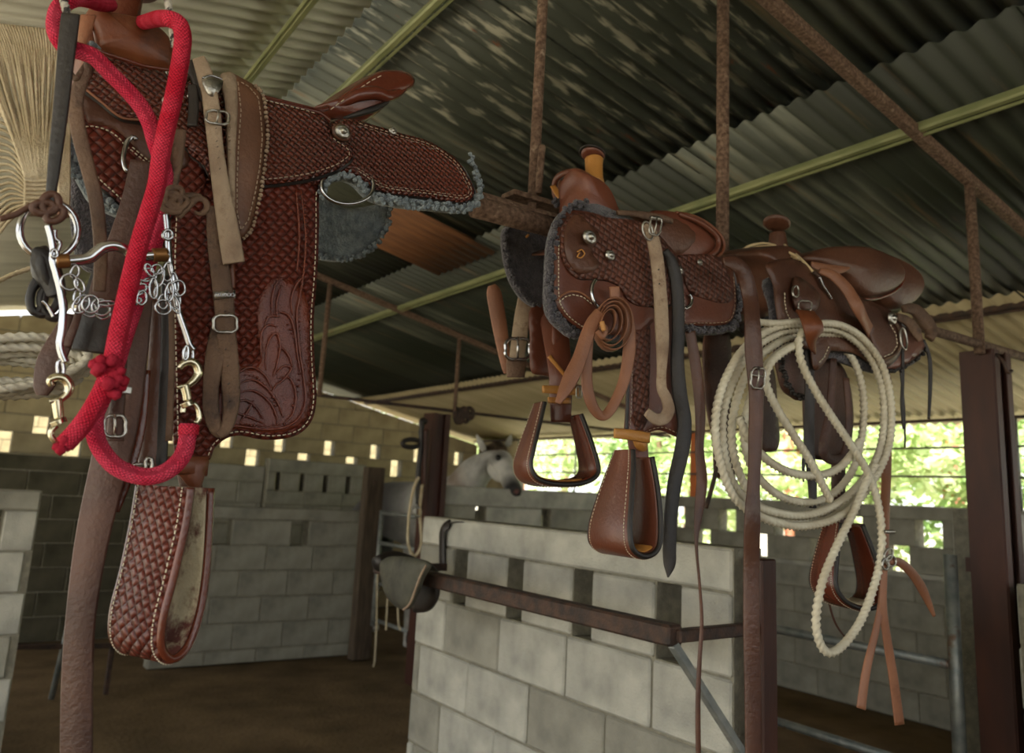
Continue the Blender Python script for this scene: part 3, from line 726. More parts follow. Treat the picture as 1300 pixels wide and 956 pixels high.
def stirrup(parent, org, ang, path, th, mt_out, mt_in, mt_tread, name='stirrup', edge='edge', stitchc='thread', tilt=0.):
    """U-shaped leather covered stirrup; path: (s, z, half width) in metres; ang turns its width axis a about z"""
    a = Vector((math.cos(ang), math.sin(ang), tilt)).normalized(); b = Vector((-math.sin(ang), math.cos(ang), 0))
    P = catmull([(s, z, w_) for s, z, w_ in path], 8); m = len(P); c2 = sum((Vector((p.x, p.y, 0)) for p in P), Vector())/m
    def build(name, t0, t1, mtt, i0=0, i1=None, wsc=1., par=None):
        V, Fc, uv = [], [], []; i1 = m if i1 is None else i1; s = 0; rg = range(i0, i1)
        for q, i in enumerate(rg):
            p = P[i]; pa, pb = P[max(i-1, 0)], P[min(i+1, m-1)]; t = Vector((pb.x-pa.x, pb.y-pa.y)).normalized(); nn = Vector((-t.y, t.x))   # left normal in (s,z)
            if q: s += (Vector((p.x, p.y))-Vector((P[i-1].x, P[i-1].y))).length
            for u in (-1, -.94, 0, .94, 1):
                for tt in (t0, t1):
                    tt2 = tt*(.6 if abs(u) == 1 else 1)
                    o2 = Vector((p.x, p.y))+nn*tt2; V.append(org+b*o2.x+Vector((0, 0, o2.y))+a*(u*p.z*wsc)); uv.append((u*p.z, s))
        k = 10; n_ = len(rg)
        for q in range(n_-1):
            o_ = q*k
            for j in range(4):
                Fc.append((o_+2*j, o_+2*j+2, o_+k+2*j+2, o_+k+2*j)); Fc.append((o_+2*j+1, o_+k+2*j+1, o_+k+2*j+3, o_+2*j+3))
            Fc.append((o_, o_+k, o_+k+1, o_+1)); Fc.append((o_+8, o_+9, o_+k+9, o_+k+8))
        for o_ in (0, (n_-1)*k):
            for j in range(4): Fc.append((o_+2*j, o_+2*j+1, o_+2*j+3, o_+2*j+2))
        return mesh(name, V, Fc, mtt, par or parent, True, uv)
    # left normal points inwards for a path running down the left branch, along the bottom and up the right branch
    fr = build('frame', -th*.5, th*.1, mt_out); fi = build('lining', th*.1, th*.5, mt_in, wsc=.97)
    i0, i1 = int(m*.36), int(m*.66); build('tread', th*.5, th*.5+.003, mt_tread, i0, i1, .9)
    V, Fc = [], []
    for u in (-1, 1):
        L = []
        for i in range(m):
            p = P[i]; pa, pb = P[max(i-1, 0)], P[min(i+1, m-1)]; t = Vector((pb.x-pa.x, pb.y-pa.y)).normalized(); nn = Vector((-t.y, t.x)); o2 = Vector((p.x, p.y))
            L.append(org+b*o2.x+Vector((0, 0, o2.y))+a*(u*p.z))
        tube_data(L, th*.42, 6, V=V, Fc=Fc, UV=[])
    mesh('edging', V, Fc, edge, fr, True)
    V, Fc = [], []                        # saddle stitches near both edges of the outer face
    for u in (-.86, .86):
        s = 0; st = None
        for i in range(m-1):
            p = P[i]; pb = P[i+1]; pa = P[max(i-1, 0)]; t = Vector((pb.x-pa.x, pb.y-pa.y)).normalized(); nn = Vector((-t.y, t.x)); o2 = Vector((p.x, p.y))-nn*(th*.5+.0006); o3 = Vector((pb.x, pb.y))-nn*(th*.5+.0006)
            q0 = org+b*o2.x+Vector((0, 0, o2.y))+a*(u*p.z); q1 = org+b*o3.x+Vector((0, 0, o3.y))+a*(u*pb.z); L = (q1-q0).length; k = max(1, int(L/.0075+.5))
            for j in range(k): tube_data([q0.lerp(q1, (j+.1)/k), q0.lerp(q1, (j+.72)/k)], .0010, 4, V=V, Fc=Fc, UV=[])
    mesh('stitching', V, Fc, stitchc, fr, True, recalc=False)
def prof(pts):                            # piecewise-linear profile with smooth ends
    zs = [p[0] for p in pts]; gs = [p[1] for p in pts]
    def f(z): return float(np.interp(z, zs, gs))
    return f
def saddle_surf(Yc, zp, k=1.): 
    g = prof([(-.9, .235*k), (-.3, .232*k), (-.15, .222*k), (-.05, .205*k), (.05, .172*k), (.12, .13*k), (.2, .085*k), (.3, .05*k), (.5, .03*k)])
    return lambda z: Yc-g(z-zp)
# ================= near saddle =================
Y1 = 1.4; S1 = saddle_surf(Y1, 2.02)
sd = thing('western_saddle', 'near mahogany saddle with basket stamping and blue grey fleece, draped with a red rope', 'saddle', (.5, 1.4, 1.95), 'western saddles on the rail')
# fleece and skirts
sk = [(443, 150), (476, 158), (513, 169), (539, 176), (561, 187), (583, 204), (597, 226), (603, 241), (600, 251), (588, 256), (570, 254), (535, 249), (501, 245), (478, 239), (464, 229), (452, 221), (438, 217), (422, 221), (404, 234), (380, 226), (388, 190), (410, 160)]
fl = [(443, 152), (513, 172), (563, 190), (588, 206), (602, 228), (608, 246), (603, 262), (588, 268), (555, 265), (520, 262), (495, 258), (474, 252), (463, 243), (452, 232), (438, 226), (424, 230), (412, 240), (395, 232), (400, 180)]
panel('fleece_lining', fl, S1, .02, 'fleece', sd, dy=-.012)
o, O = panel('rear_skirt', sk, S1, .007, 'tool', sd, dy=0)
panel('skirt_edge', [(x+(1 if x > 500 else 0), y+3) for x, y in sk], S1, .006, 'edge', sd, dy=-.0055, step=30)
stitch(inset(O, 4.5), S1, sd, 'thread_d', keep=lambda q: q.x > 455)
stitch(inset(O, 7.5), S1, sd, 'thread_d', r=.0005, keep=lambda q: q.x > 455)
fleece_edge([(597, 205), (606, 228), (609, 246), (604, 262), (588, 267), (555, 264), (520, 261), (495, 257), (474, 251)], S1, .0052, 'fleece', sd, sp=4.5, rows=3, inw=(0, -3), dy=.002)
fleece_edge([(464, 243), (453, 231), (438, 224), (424, 228), (411, 240), (409, 252)], S1, .005, 'fleece', sd, sp=4, rows=3, inw=(0, -3), dy=.002)
fs = [(398, 238), (440, 262), (494, 258), (492, 285), (481, 306), (462, 322), (438, 329), (412, 326), (396, 318)]
panel('far_skirt', fs, 1.575, .03, 'fleece', sd, dome=.006)
bobbles('fleece', [at(q.x, q.y, 1.575) for q in catmull([(a, b, 0) for a, b in fs[2:]], 5)], .006, 'fleece', sd, per=2)
ring('rigging_ring', 441, 236, 33, 23, off(S1, .008), .0035, 'chrome', sd, -20, 200)
# front skirt and layers under the swell
f1 = [(104, 128), (106, 175), (110, 205), (120, 226), (140, 245), (160, 262), (200, 280), (235, 262), (262, 235), (250, 190), (200, 160), (150, 140)]
panel('fleece_lining', [(98, 110), (92, 150), (86, 180), (90, 205), (104, 235), (118, 255), (150, 272), (200, 286), (245, 270), (240, 150)], S1, .02, 'fleece', sd, dy=-.014)
panel('far_skirt', [(100, 200), (90, 240), (92, 290), (100, 330), (125, 345), (180, 330), (200, 250)], 1.55, .02, 'fleece_d', sd)
o, O = panel('front_skirt', f1, S1, .007, 'toolbig', sd, dy=.001)
panel('skirt_edge', [(x-1, y+4) for x, y in f1], S1, .006, 'edge', sd, dy=-.005, step=30)
stitch(inset(O, 4), S1, sd, keep=lambda q: q.x < 160)
stitch([(108, 161), (118, 160), (130, 163), (142, 168), (152, 176), (158, 184), (166, 190), (178, 200), (192, 212)], S1, sd, dy=.003)
stitch([(168, 187), (180, 197), (194, 209)], S1, sd, dy=.003)
panel('plain_skirt_band', [(104, 112), (110, 150), (120, 157), (138, 160), (155, 170), (168, 182), (190, 205), (225, 215), (240, 205), (230, 180), (170, 150), (130, 122)], S1, .004, 'oldbrown', sd, dy=.004)
fleece_edge([(92, 150), (87, 170), (86, 190), (92, 210), (100, 228)], S1, .005, 'fleece', sd, sp=4, rows=2, inw=(4, 0))
fleece_edge([(126, 248), (136, 256), (148, 264)], S1, .005, 'fleece', sd, sp=4, rows=2, inw=(2, 3))
ring('front_rigging_dee', 166, 196, 9, 22, off(S1, .012), .0036, 'chrome', sd, 70, 300, 8)
# seat jockey and seat
sj = [(226, 92), (262, 108), (300, 118), (331, 124), (357, 130), (382, 136), (404, 143), (414, 149), (421, 160), (427, 171), (438, 179), (448, 188), (449, 199), (441, 207), (426, 216), (394, 226), (363, 231), (331, 234), (300, 234), (275, 225), (255, 205), (235, 180)]
o, O = panel('seat_jockey', sj, S1, .007, 'tool', sd, dy=.009, mirror=Y1)
panel('jockey_edge', [(x, y+4 if y > 150 else y) for x, y in sj], S1, .006, 'edge', sd, dy=.004, step=30)
stitch(inset(O, 6), S1, sd, 'thread_d', dy=.011, keep=lambda q: q.x > 335 and q.y > 170)
stitch([(336, 127), (360, 133), (385, 139), (404, 145)], S1, sd, dy=.0115, r=.0008)
bridge('seat', [(226, 90), (262, 106), (300, 116), (331, 122), (357, 128), (382, 134), (406, 140), (420, 150)], S1, Y1, 'maho', sd, arch=-.015, dy=.006)
ptube('seat_welt', [(331, 123), (357, 129), (382, 135), (404, 140), (416, 137)], S1, .004, 'maho', sd, n=6)
# cantle
ct = [(398, 137), (416, 131), (432, 120), (451, 107), (470, 96), (485, 90), (504, 90), (519, 94), (526, 102), (523, 111), (512, 118), (500, 126), (488, 136), (474, 148), (460, 154), (446, 155), (432, 152), (416, 149)]
solid_sym('cantle', ct, 1.29, Y1, 'maho', sd, rnd_=.02, mid=.02)
ptube('cantle_roll', [(414, 141, 1.285), (436, 130, 1.275), (455, 121, 1.268), (475, 118, 1.268), (492, 122, 1.272), (508, 116, 1.28), (520, 106, 1.29)], 1.28, lambda t: .004+.009*math.sin(PI*min(1, t*1.05)), 'maho', sd, n=6, seg=10)
ptube('cantle_crease_shade', [(436, 150, 1.27), (460, 143, 1.268), (480, 136, 1.27), (496, 127, 1.275)], 1.27, lambda t: .002+.004*math.sin(PI*t), 'edge', sd, n=6)  # black tube painted in for the shade inside the cantle recess
stitch([(420, 139), (436, 127), (454, 114), (472, 102), (486, 95)], 1.268, sd, ln=5, gap=3)
concho(434, 168, 11.5, off(S1, .016), sd, 'oldbrown', 'leather_rosette'); concho(435, 167, 9, off(S1, .021), sd)
concho(499, 166, 5, off(S1, .005), sd, 'silver')
# fender
fe = [(222, 232), (262, 228), (300, 228), (380, 226), (404, 234), (406, 262), (406, 300), (404, 350), (400, 400), (400, 440), (402, 480), (403, 508), (398, 532), (384, 549), (362, 557), (335, 558), (308, 553), (290, 556), (274, 568), (264, 586), (228, 590), (222, 560), (220, 500), (218, 430), (217, 350), (219, 280)]
F1 = off(S1, -.004)
o, O = panel('fender', fe, F1, .009, 'toolbig', sd, dy=0)
stitch(inset(O, 5), F1, sd, dy=.0012, keep=lambda q: q.y > 240)
# carved border and flower work on the fender
cv = [(330, 380), (345, 355), (362, 353), (385, 370), (393, 400), (393, 440), (394, 480), (395, 508), (390, 528), (378, 541), (360, 548), (335, 549), (305, 544), (282, 548), (270, 540), (285, 480), (300, 462), (322, 468), (332, 452), (328, 420)]
panel('carved_corner', cv, F1, .003, 'carved', sd, dy=.0022)
car = [[(382, 240), (388, 300), (385, 350), (380, 380), (377, 400), (380, 440), (386, 480), (388, 510), (380, 530), (362, 542), (335, 545), (300, 541), (275, 545)], [(376, 240), (380, 300), (377, 345)],
 [(300, 475), (318, 466), (335, 475), (345, 492)], [(300, 490), (320, 482), (338, 492), (352, 510), (360, 530)], [(300, 500), (322, 496), (342, 510), (352, 530), (352, 541)], [(300, 512), (312, 508), (326, 518), (334, 532)], [(305, 535), (316, 520), (322, 508)], [(300, 524), (318, 530), (336, 538)],
 [(332, 455), (331, 435), (333, 420), (342, 412), (352, 415)], [(338, 470), (338, 445), (344, 428), (352, 424), (356, 440), (352, 462), (347, 478)], [(347, 478), (360, 465), (370, 468), (362, 480), (350, 490), (344, 500)], [(352, 480), (368, 480), (376, 500), (372, 525), (362, 536)], [(356, 440), (366, 450), (372, 466)],
 [(345, 400), (346, 380), (350, 362), (360, 352)], [(352, 402), (352, 382), (358, 362)], [(345, 400), (356, 396), (368, 402), (374, 420), (378, 450), (382, 475)], [(372, 400), (370, 380), (376, 362), (384, 352)], [(336, 414), (342, 402), (356, 402)]]
V, Fc = [], []
for c_ in car: tube_data([ymap(q.x, q.y, off(F1, .0052)) for q in catmull([(a, b, 0) for a, b in c_], 6)], lambda t: .0009+.0012*math.sin(PI*t), 6, V=V, Fc=Fc, UV=[])
mesh('carved_scrollwork', V, Fc, 'carved', sd, True, recalc=False)
bd = []
for pth, sp in (([(366, 412), (374, 430), (378, 450), (380, 470), (378, 500), (370, 520)], 5.5), ([(312, 476), (328, 480), (342, 496), (350, 515)], 4.5), ([(386, 250), (389, 300), (386, 340), (381, 372)], 3.2), ([(381, 380), (381, 440), (388, 470)], 4), ([(306, 538), (322, 540), (340, 541), (362, 538)], 4)):
    q = catmull([(a, b, 0) for a, b in pth], 12); last = None
    for p in q:
        if last is None or (p-last).length > sp: bd.append(ymap(p.x, p.y, off(F1, .005))); last = p
bobbles('carved_beading', bd, .0021, 'carved', sd, jit=.05, kind='stuff')
# hobble strap and stirrup
strap('hobble_strap', [(192, 588, 16, 1.16), (225, 590, 22, 1.14), (263, 592, 26, 1.15)], 1.15, 'swell', sd, .006)
panel('hobble_strap', [(196, 584), (262, 581), (262, 600), (256, 620), (250, 626), (238, 614), (226, 602), (196, 596)], 1.145, .012, 'swell', sd, dy=.004)
strap('stirrup_leather', [(238, 590, 30, 1.165), (246, 640, 26, 1.17), (250, 668, 24, 1.175)], 1.17, 'oldbrown', sd, .006)
org = at(209, 617, 1.10)
stirrup(sd, org, math.radians(-65), [(0, .0, .05), (-.001, -.045, .05), (-.007, -.105, .048), (-.014, -.155, .047), (-.01, -.188, .046), (.008, -.203, .046), (.028, -.19, .046), (.04, -.15, .046), (.043, -.09, .044), (.04, .0, .038)], .013, 'toolbig', 'worn', 'worn', edge='maho')
# swell, gullet, horn
sw = [(117, 8), (129, 14), (150, 18), (170, 22), (189, 28), (208, 41), (218, 55), (222, 67), (222, 78), (217, 88), (204, 88), (184, 83), (159, 75), (134, 68), (122, 62), (119, 47), (113, 33), (110, 18)]
solid_sym('swell', sw, S1(2.2)-.03, Y1, 'swell', sd, rnd_=.018, mid=.03)
fj = [(121, 60), (134, 67), (160, 75), (184, 83), (219, 88), (240, 98), (258, 120), (268, 160), (272, 200), (270, 226), (255, 200), (232, 182), (200, 166), (182, 154), (154, 148), (128, 128), (105, 109), (103, 92), (110, 74)]
o, O = panel('front_jockey', fj, S1, .007, 'tool', sd, dy=.016, mirror=Y1)
panel('jockey_edge', [(x-1, y+4 if x < 262 else y) for x, y in fj], S1, .007, 'edge', sd, dy=.009, step=30)
ptube('jockey_rim', [(105, 110), (128, 129), (154, 149), (180, 152)], off(S1, .017), .0016, 'tan', sd)
ptube('swell_welt', [(121, 62), (134, 68), (159, 76), (184, 84), (217, 89)], off(S1, .03), .0028, 'maho', sd, n=6)
tube('horn_neck', [Vector((at(152, 14, 1.36).x+k*.003, 1.40, at(152, 14, 1.36).z+k*.02-.02)) for k in range(5)], lambda t: .036-.012*t, 'maho', sd, 14, n=3)
hc = Vector((at(152, 14, 1.36).x+.012, 1.40, at(152, 14, 1.36).z+.075))
loft('horn_cap', [[hc+Vector((r*1.1*math.cos(2*PI*k/20), r*math.sin(2*PI*k/20), z)) for k in range(20)] for r, z in ((.02, -.012), (.042, -.006), (.046, 0), (.042, .008), (.02, .012))], 'swell', sd)
panel('gullet_lining', [(104, 22), (114, 20), (120, 48), (122, 62), (108, 60), (100, 45)], 1.26, .01, 'tan', sd)
fleece_edge([(104, 57), (114, 60), (124, 60)], 1.25, .005, 'fleece', sd, sp=4)
concho(216, 92, 5, off(S1, .02), sd, 'silver'); concho(212, 128, 5.5, off(S1, .02), sd); concho(242, 122, 4, off(S1, .02), sd)
ptube('saddle_string', [(240, 80), (247, 100), (254, 122), (259, 130)], off(S1, .022), .004, 'black', sd, seg=6)
strap('saddle_string', [(240, 78, 12), (248, 98, 13), (256, 118, 12), (261, 130, 6)], off(S1, .024), 'black', sd)
strap('saddle_string', [(244, 108, 12), (246, 135, 13), (244, 160, 13)], off(S1, .026), 'black', sd)
strap('saddle_string', [(250, 90, 9), (255, 110, 10), (252, 140, 8)], off(S1, .02), 'dark', sd)
strap('girth_strap', [(181, 205, 30), (172, 250, 32), (157, 300, 34), (140, 345, 36), (130, 380, 38)], 1.13, 'dark', sd, .006)
strap('black_girth_pad', [(150, 330, 52, 1.135), (135, 380, 56), (122, 420, 52), (115, 447, 46)], 1.13, 'black', sd, .009)
# long cinch latigo to the bottom edge of the picture
strap('long_latigo', [(189, 330, 18), (180, 385, 26), (168, 450, 38), (152, 530, 48), (140, 585, 47), (118, 680, 42), (103, 780, 37), (98, 870, 39), (97, 980, 40)], 1.135, 'dark', sd, .006)
strap('inner_strap', [(199, 380, 14), (198, 460, 20), (192, 540, 26), (186, 600, 22)], 1.15, 'oldbrown', sd, .005)
strap('inner_strap', [(210, 350, 11), (211, 430, 13), (208, 520, 15), (204, 600, 14)], 1.142, 'black', sd, .005)
strap('inner_strap', [(184, 470, 14), (176, 540, 18), (160, 600, 20), (148, 650, 8)], 1.145, 'maho', sd, .005)
strap('inner_strap', [(216, 360, 7), (218, 450, 8), (214, 560, 10)], 1.137, 'grey', sd, .004)
buckle(181, 594, 26, 9, 1.135, sd, prong=False); buckle(189, 590, 8, 16, 1.13, sd, prong=False)
# ================= gear hanging on the near saddle =================
YB = 1.06
br = thing('curb_bit_bridle', 'dark leather bridle with chromed curb bit and loose curb chains hanging before the near saddle', 'bridle', tuple(at(140, 330, YB)))
strap('cheek_strap', [(90, 18, 23), (86, 50, 23), (82, 90, 21), (76, 150, 19), (69, 210, 16), (65, 245, 13), (64, 268, 10)], off(YB, .01), 'black', br)
strap('cheek_strap', [(228, 165, 17), (224, 200, 17), (219, 235, 14), (217, 262, 12)], YB, 'grey', br)
ptube('braided_cord', [(76, -20), (81, 0), (86, 18), (89, 26)], YB, .0048, 'mecate', br, lobes=4, twist=300)
ptube('braided_cord', [(209, -20), (213, 0), (216, 18), (219, 36), (222, 60)], YB-.01, .0045, 'mecate', br, lobes=4, twist=300)
for q, (x, y, sx, sy) in enumerate(((56, 264, 14, 7), (64, 258, 10, 12), (70, 272, 8, 12))):
    ring('knot', x, y, sx, sy, YB-.012, .0045, 'dark', br, rot=30*q)
ptube('knot', [(0, 278), (20, 272), (38, 262), (52, 256), (62, 262), (58, 274), (48, 268)], YB, .0036, 'dark', br)
for q, (x, y, sx, sy) in enumerate(((222, 244, 9, 6), (219, 254, 10, 9), (226, 258, 7, 12), (217, 264, 5, 12))):
    ring('knot', x, y, sx, sy, YB-.012, .0042, 'grey', br, rot=35*q)
strap('latigo_tail', [(226, 276, 9), (238, 262, 11), (250, 252, 9), (261, 256, 8), (262, 266, 8), (254, 272, 6), (247, 268, 4)], YB-.008, 'grey', br)
strap('latigo_tail', [(230, 250, 9), (244, 248, 8), (256, 250, 7)], YB-.004, 'grey', br)
# bit
bit = lambda n, P, r=.0034, m='chrome', **k: ptube(n, P, YB-.012, r, m, br, seg=10, **k)
bit('bit_shank', [(61, 286), (65, 300), (68, 318), (67, 330), (71, 345), (76, 365), (80, 390), (79, 415), (76, 435), (78, 448), (83, 460)], .0042)
bit('bit_shank', [(211, 272), (213, 290), (214, 312), (215, 328), (218, 345), (222, 365), (225, 388), (230, 405), (237, 425), (241, 437), (246, 444)], .004)
bit('bit_cheek_loop', [(70, 292), (70, 302), (76, 308), (74, 316), (72, 324)], .0026)
bit('bit_mouthpiece', [(70, 331), (92, 331), (112, 328), (122, 321), (132, 314), (146, 312), (160, 317), (166, 322), (176, 325), (196, 324), (214, 323)], .0068)
for a, b in (((71, 332), (88, 331)), ((194, 324), (212, 323))): bit('copper_band', [a, b], .0088, 'copper')
ring('bit_eye', 213, 298, 6, 6, YB-.018, .002, 'chrome', br); ring('bit_eye', 69, 322, 4, 5, YB-.018, .002, 'chrome', br)
ring('bit_loop', 77, 468, 4, 11, YB-.012, .002, 'chrome', br, rot=-4); ring('bit_loop', 240, 452, 5, 10, YB-.012, .002, 'chrome', br, rot=10); ring('bit_loop', 236, 448, 3, 9, YB-.02, .0018, 'chrome', br, rot=6)
# curb chains: each ring a link
lk = [(95, 345, 5, 8, 20), (88, 358, 11, 10, 15), (101, 362, 5, 9, -30), (98, 376, 4, 10, 10), (103, 386, 9, 13, 40), (115, 386, 11, 11, 0), (112, 392, 12, 9, 30), (128, 390, 12, 10, 20), (136, 385, 11, 3, 0), (131, 397, 9, 8, 0),
 (186, 349, 8, 10, 70), (199, 342, 7, 6, 0), (184, 361, 5, 12, 50), (176, 368, 11, 6, -30), (180, 378, 6, 9, 10), (170, 383, 10, 4, -15), (203, 352, 5, 12, 15), (195, 366, 5, 13, 0), (205, 371, 9, 11, 0), (207, 383, 6, 9, 0), (215, 371, 5, 12, 8), (222, 358, 4, 12, -10), (226, 366, 9, 10, 0), (207, 390, 10, 9, 15), (220, 381, 9, 11, 0), (222, 386, 5, 12, -20), (190, 343, 4, 9, -30), (213, 345, 6, 12, 5)]
for q, (x, y, a, b, r) in enumerate(lk): ring('chain_link', x, y, a, b, YB-.016-.004*(q % 3), .0014, 'chrome', br, rot=r, seg=6)
# cinch buckle straps in the bridle
strap('buckled_cheek', [(156, 438, 8), (157, 460, 9), (153, 482, 12), (150, 505, 18), (147, 540, 20), (146, 560, 22)], YB+.02, 'dark', br)
box('keeper', tuple(at(157, 495, YB+.008)), (.018, .006, .009), 'silver', br, .001)
buckle(146, 541, 27, 26, YB+.012, br, 'silver', .0021)
# snaps
def snap(pts_hook, body, ringc, name_y, label):
    t = thing('snap_hook', label, 'snap', tuple(at(body[0][0], body[0][1], name_y)))
    ptube('hook', pts_hook, name_y, lambda u: .0034+.0022*math.sin(PI*min(1, u*1.1)), 'brass', t, seg=10, n=6)
    ptube('body', body, name_y, lambda u: .0062-.0012*u, 'brass', t, seg=12, n=4)
    b1 = body[-1]; ptube('collar', [(b1[0]-2, b1[1]+1), (b1[0]+1, b1[1]+7)], name_y, .0088, 'brass', t, seg=12)
    ptube('thumb_tab', [(body[0][0]-9, body[0][1]+4), (body[0][0]-2, body[0][1]+2)], name_y-.003, .0026, 'brass', t, seg=8)
    ptube('swivel_loop', ringc, name_y, .0034, 'brass', t, seg=10, n=6)
snap([(66, 490), (64, 483), (72, 479), (82, 481), (88, 490), (86, 499), (79, 506), (73, 512)], [(72, 506), (74, 522), (75, 532)], [(72, 540), (66, 546), (65, 553), (70, 560), (79, 564)], YB-.014, 'brassy swivel snap at lower left joining the bit to the red rope')
snap([(228, 468), (232, 462), (241, 459), (249, 463), (252, 473), (247, 482), (240, 488), (234, 492)], [(234, 488), (237, 500), (238, 509)], [(232, 524), (234, 515), (243, 511), (251, 518), (253, 530), (249, 537)], YB-.014, 'brassy swivel snap below the right bit shank, joined to the red rope loop')
# red rope
rd = thing('red_lead_rope', 'thick red cotton rope looped over the near saddle horn and down to two brass snaps', 'rope', tuple(at(200, 200, 1.05)))
RR = .0108
# loop round the horn, both strands hanging in front
ptube('strand', [(140, 6, 1.3), (126, 5, 1.2), (108, -1, 1.12), (92, -1, 1.09), (76, 10, 1.08), (70, 28, 1.075), (73, 46, 1.07), (84, 60, 1.07), (104, 66, 1.065), (120, 73, 1.06), (140, 93, 1.06), (160, 113, 1.06), (178, 134, 1.06), (190, 156, 1.06), (197, 180, 1.06), (205, 204, 1.06), (211, 230, 1.065), (208, 262, 1.07), (198, 300, 1.075), (185, 345, 1.075), (172, 385, 1.075), (160, 420, 1.07), (146, 465, 1.07), (132, 500, 1.07), (120, 530, 1.066), (124, 562, 1.06), (142, 588, 1.05), (165, 601, 1.045), (190, 605, 1.04), (214, 597, 1.035), (232, 578, 1.035), (238, 556, 1.035), (240, 538, 1.035)], 1.06, RR*.96, 'pinkw', rd, n=8, seg=14)
ptube('strand', [(176, 30, 1.32), (188, 27, 1.2), (200, 24, 1.1), (214, 24, 1.045), (227, 30, 1.03), (232, 44, 1.025), (231, 64, 1.025), (226, 95, 1.025), (219, 130, 1.025), (211, 165, 1.025), (204, 200, 1.025), (199, 235, 1.025), (189, 270, 1.022), (177, 310, 1.018), (167, 350, 1.015), (158, 390, 1.012), (150, 425, 1.01), (144, 455, 1.01), (133, 490, 1.01), (114, 525, 1.012), (97, 548, 1.016), (82, 564, 1.02)], 1.02, RR, 'red', rd, n=8, seg=14)
bobbles('frayed_knot', [at(x, y, 1.0) for x, y in ((124, 461), (130, 464), (137, 463), (144, 462), (148, 466), (144, 474), (138, 470), (146, 486), (140, 492), (134, 494), (148, 490), (132, 468), (141, 500), (150, 482))], .0075, 'red', rd, per=2)
bobbles('frayed_end', [at(x, y, 1.016) for x, y in ((76, 566), (82, 570), (79, 561))], .006, 'red', rd, per=2)
ptube('whipping', [(240, 540), (239, 552)], 1.033, .0122, 'red', rd, seg=14)
# twisted grey-brown headstall strap
hs = thing('headstall_strap', 'twisted grey-brown leather headstall strap hanging left of the red rope', 'strap', tuple(at(110, 120, 1.1)))
strap('strap', [(96, 55, 8, 1.08), (104, 63, 10, 1.08), (112, 76, 12, 1.085), (112, 92, 13, 1.09), (103, 105, 18, 1.095), (97, 125, 19, 1.1), (97, 150, 19, 1.1), (103, 180, 19, 1.1), (112, 215, 18, 1.1), (121, 250, 18, 1.1), (126, 290, 17, 1.1), (128, 330, 17, 1.1), (126, 370, 16, 1.1)], 1.1, 'grey', hs)
strap('strap', [(113, 78, 10, 1.092), (103, 92, 9, 1.094), (96, 100, 8, 1.096), (90, 92, 5, 1.1)], 1.1, 'grey', hs)
strap('brow_strap', [(112, 20, 20, 1.15), (108, 40, 16, 1.14), (104, 60, 10, 1.12)], 1.15, 'tan', hs)
# girth ring with sheepskin-black wrap
gr = thing('girth_ring', 'large chromed cinch ring with black wrapped strap, left edge of the near tack', 'ring', tuple(at(62, 292, 1.09)))
ring('ring', 62, 292, 37, 36, 1.09, .0042, 'chrome', gr, seg=12)
strap('black_wrap', [(44, 316, 10), (52, 325, 26), (60, 340, 30), (68, 360, 26), (72, 376, 20)], 1.085, 'black', gr, .02)
panel('black_wrap', [(40, 325), (46, 314), (60, 310), (66, 325), (70, 350), (74, 372), (66, 374), (54, 364), (42, 346)], 1.08, .018, 'black', gr, dome=.012)
for x, y, a, b, r in ((56, 378, 18, 22, 20), (66, 385, 14, 20, -20), (48, 375, 9, 22, 10)): ring('leather_loop', x, y, a, b, 1.095, .0048, 'black', gr, rot=r)
ptube('keeper_hook', [(54, 382), (60, 388), (66, 398), (68, 402)], 1.08, .0022, 'chrome', gr)
strap('hanging_strap', [(90, 400, 18), (78, 430, 30), (64, 460, 34), (56, 490, 26), (54, 502, 14)], 1.12, 'dark', gr, .006)
strap('hanging_strap', [(104, 380, 8), (96, 410, 10), (84, 440, 12)], 1.11, 'dark', gr)
# mohair cord girth
cg = thing('cord_girth', 'cream cord cinch with woven band, fanning down from the top left corner', 'girth', tuple(at(40, 200, 1.2)))
rnd = random.Random(5)
for k in range(34):
    u = k/33; x0 = -30+u*106; x1 = 33+u*27; z0 = 55+u*14
    ptube('cord', [(x0-20*(1-u), z0-30, 1.23), (x0, z0, 1.22), ((x0*.62+x1*.38)+rnd.uniform(-2, 2), 120+rnd.uniform(-3, 3), 1.2+rnd.uniform(-.008, .008)), ((x0*.25+x1*.75)+rnd.uniform(-1, 1), 180, 1.19), (x1, 226, 1.18)], 1.2, .0022, 'cream', cg, seg=5, n=5)
for k in range(16):
    u = k/15; ptube('cord', [(33+u*26, 226, 1.178), (32+u*27, 262, 1.178)], 1.178, .0026, 'cream', cg, seg=5, n=4)
for k in range(7): ptube('woven_row', [(31, 229+k*5.4), (45, 230+k*5.4), (61, 229+k*5.4)], 1.175, .0022, 'cream', cg, seg=5)
for k in range(20):
    u = k/19; ptube('cord', [(-40, 110+u*190, 1.27), (-10, 122+u*190*.96, 1.265), (22-u*10, 150+u*130, 1.26), (46-u*8, 262-(1-u)*34, 1.25), (50, 262, 1.24)], 1.26, .0022, 'cream', cg, seg=5, n=5)
for k in range(7):
    u = k/6; ptube('cord', [(73+u*16, 120, 1.17), (74+u*13, 180, 1.165), (75+u*12, 230, 1.16), (76+u*10, 268, 1.155)], 1.16, .0026, 'cream', cg, seg=5, n=4)
ptube('leather_loop', [(74, 266), (81, 274), (88, 266)], 1.15, .004, 'tan', cg)
ptube('tie_cord', [(-20, 366), (0, 356), (20, 347), (45, 339)], 1.2, .0032, 'cream', cg, lobes=3, twist=300)
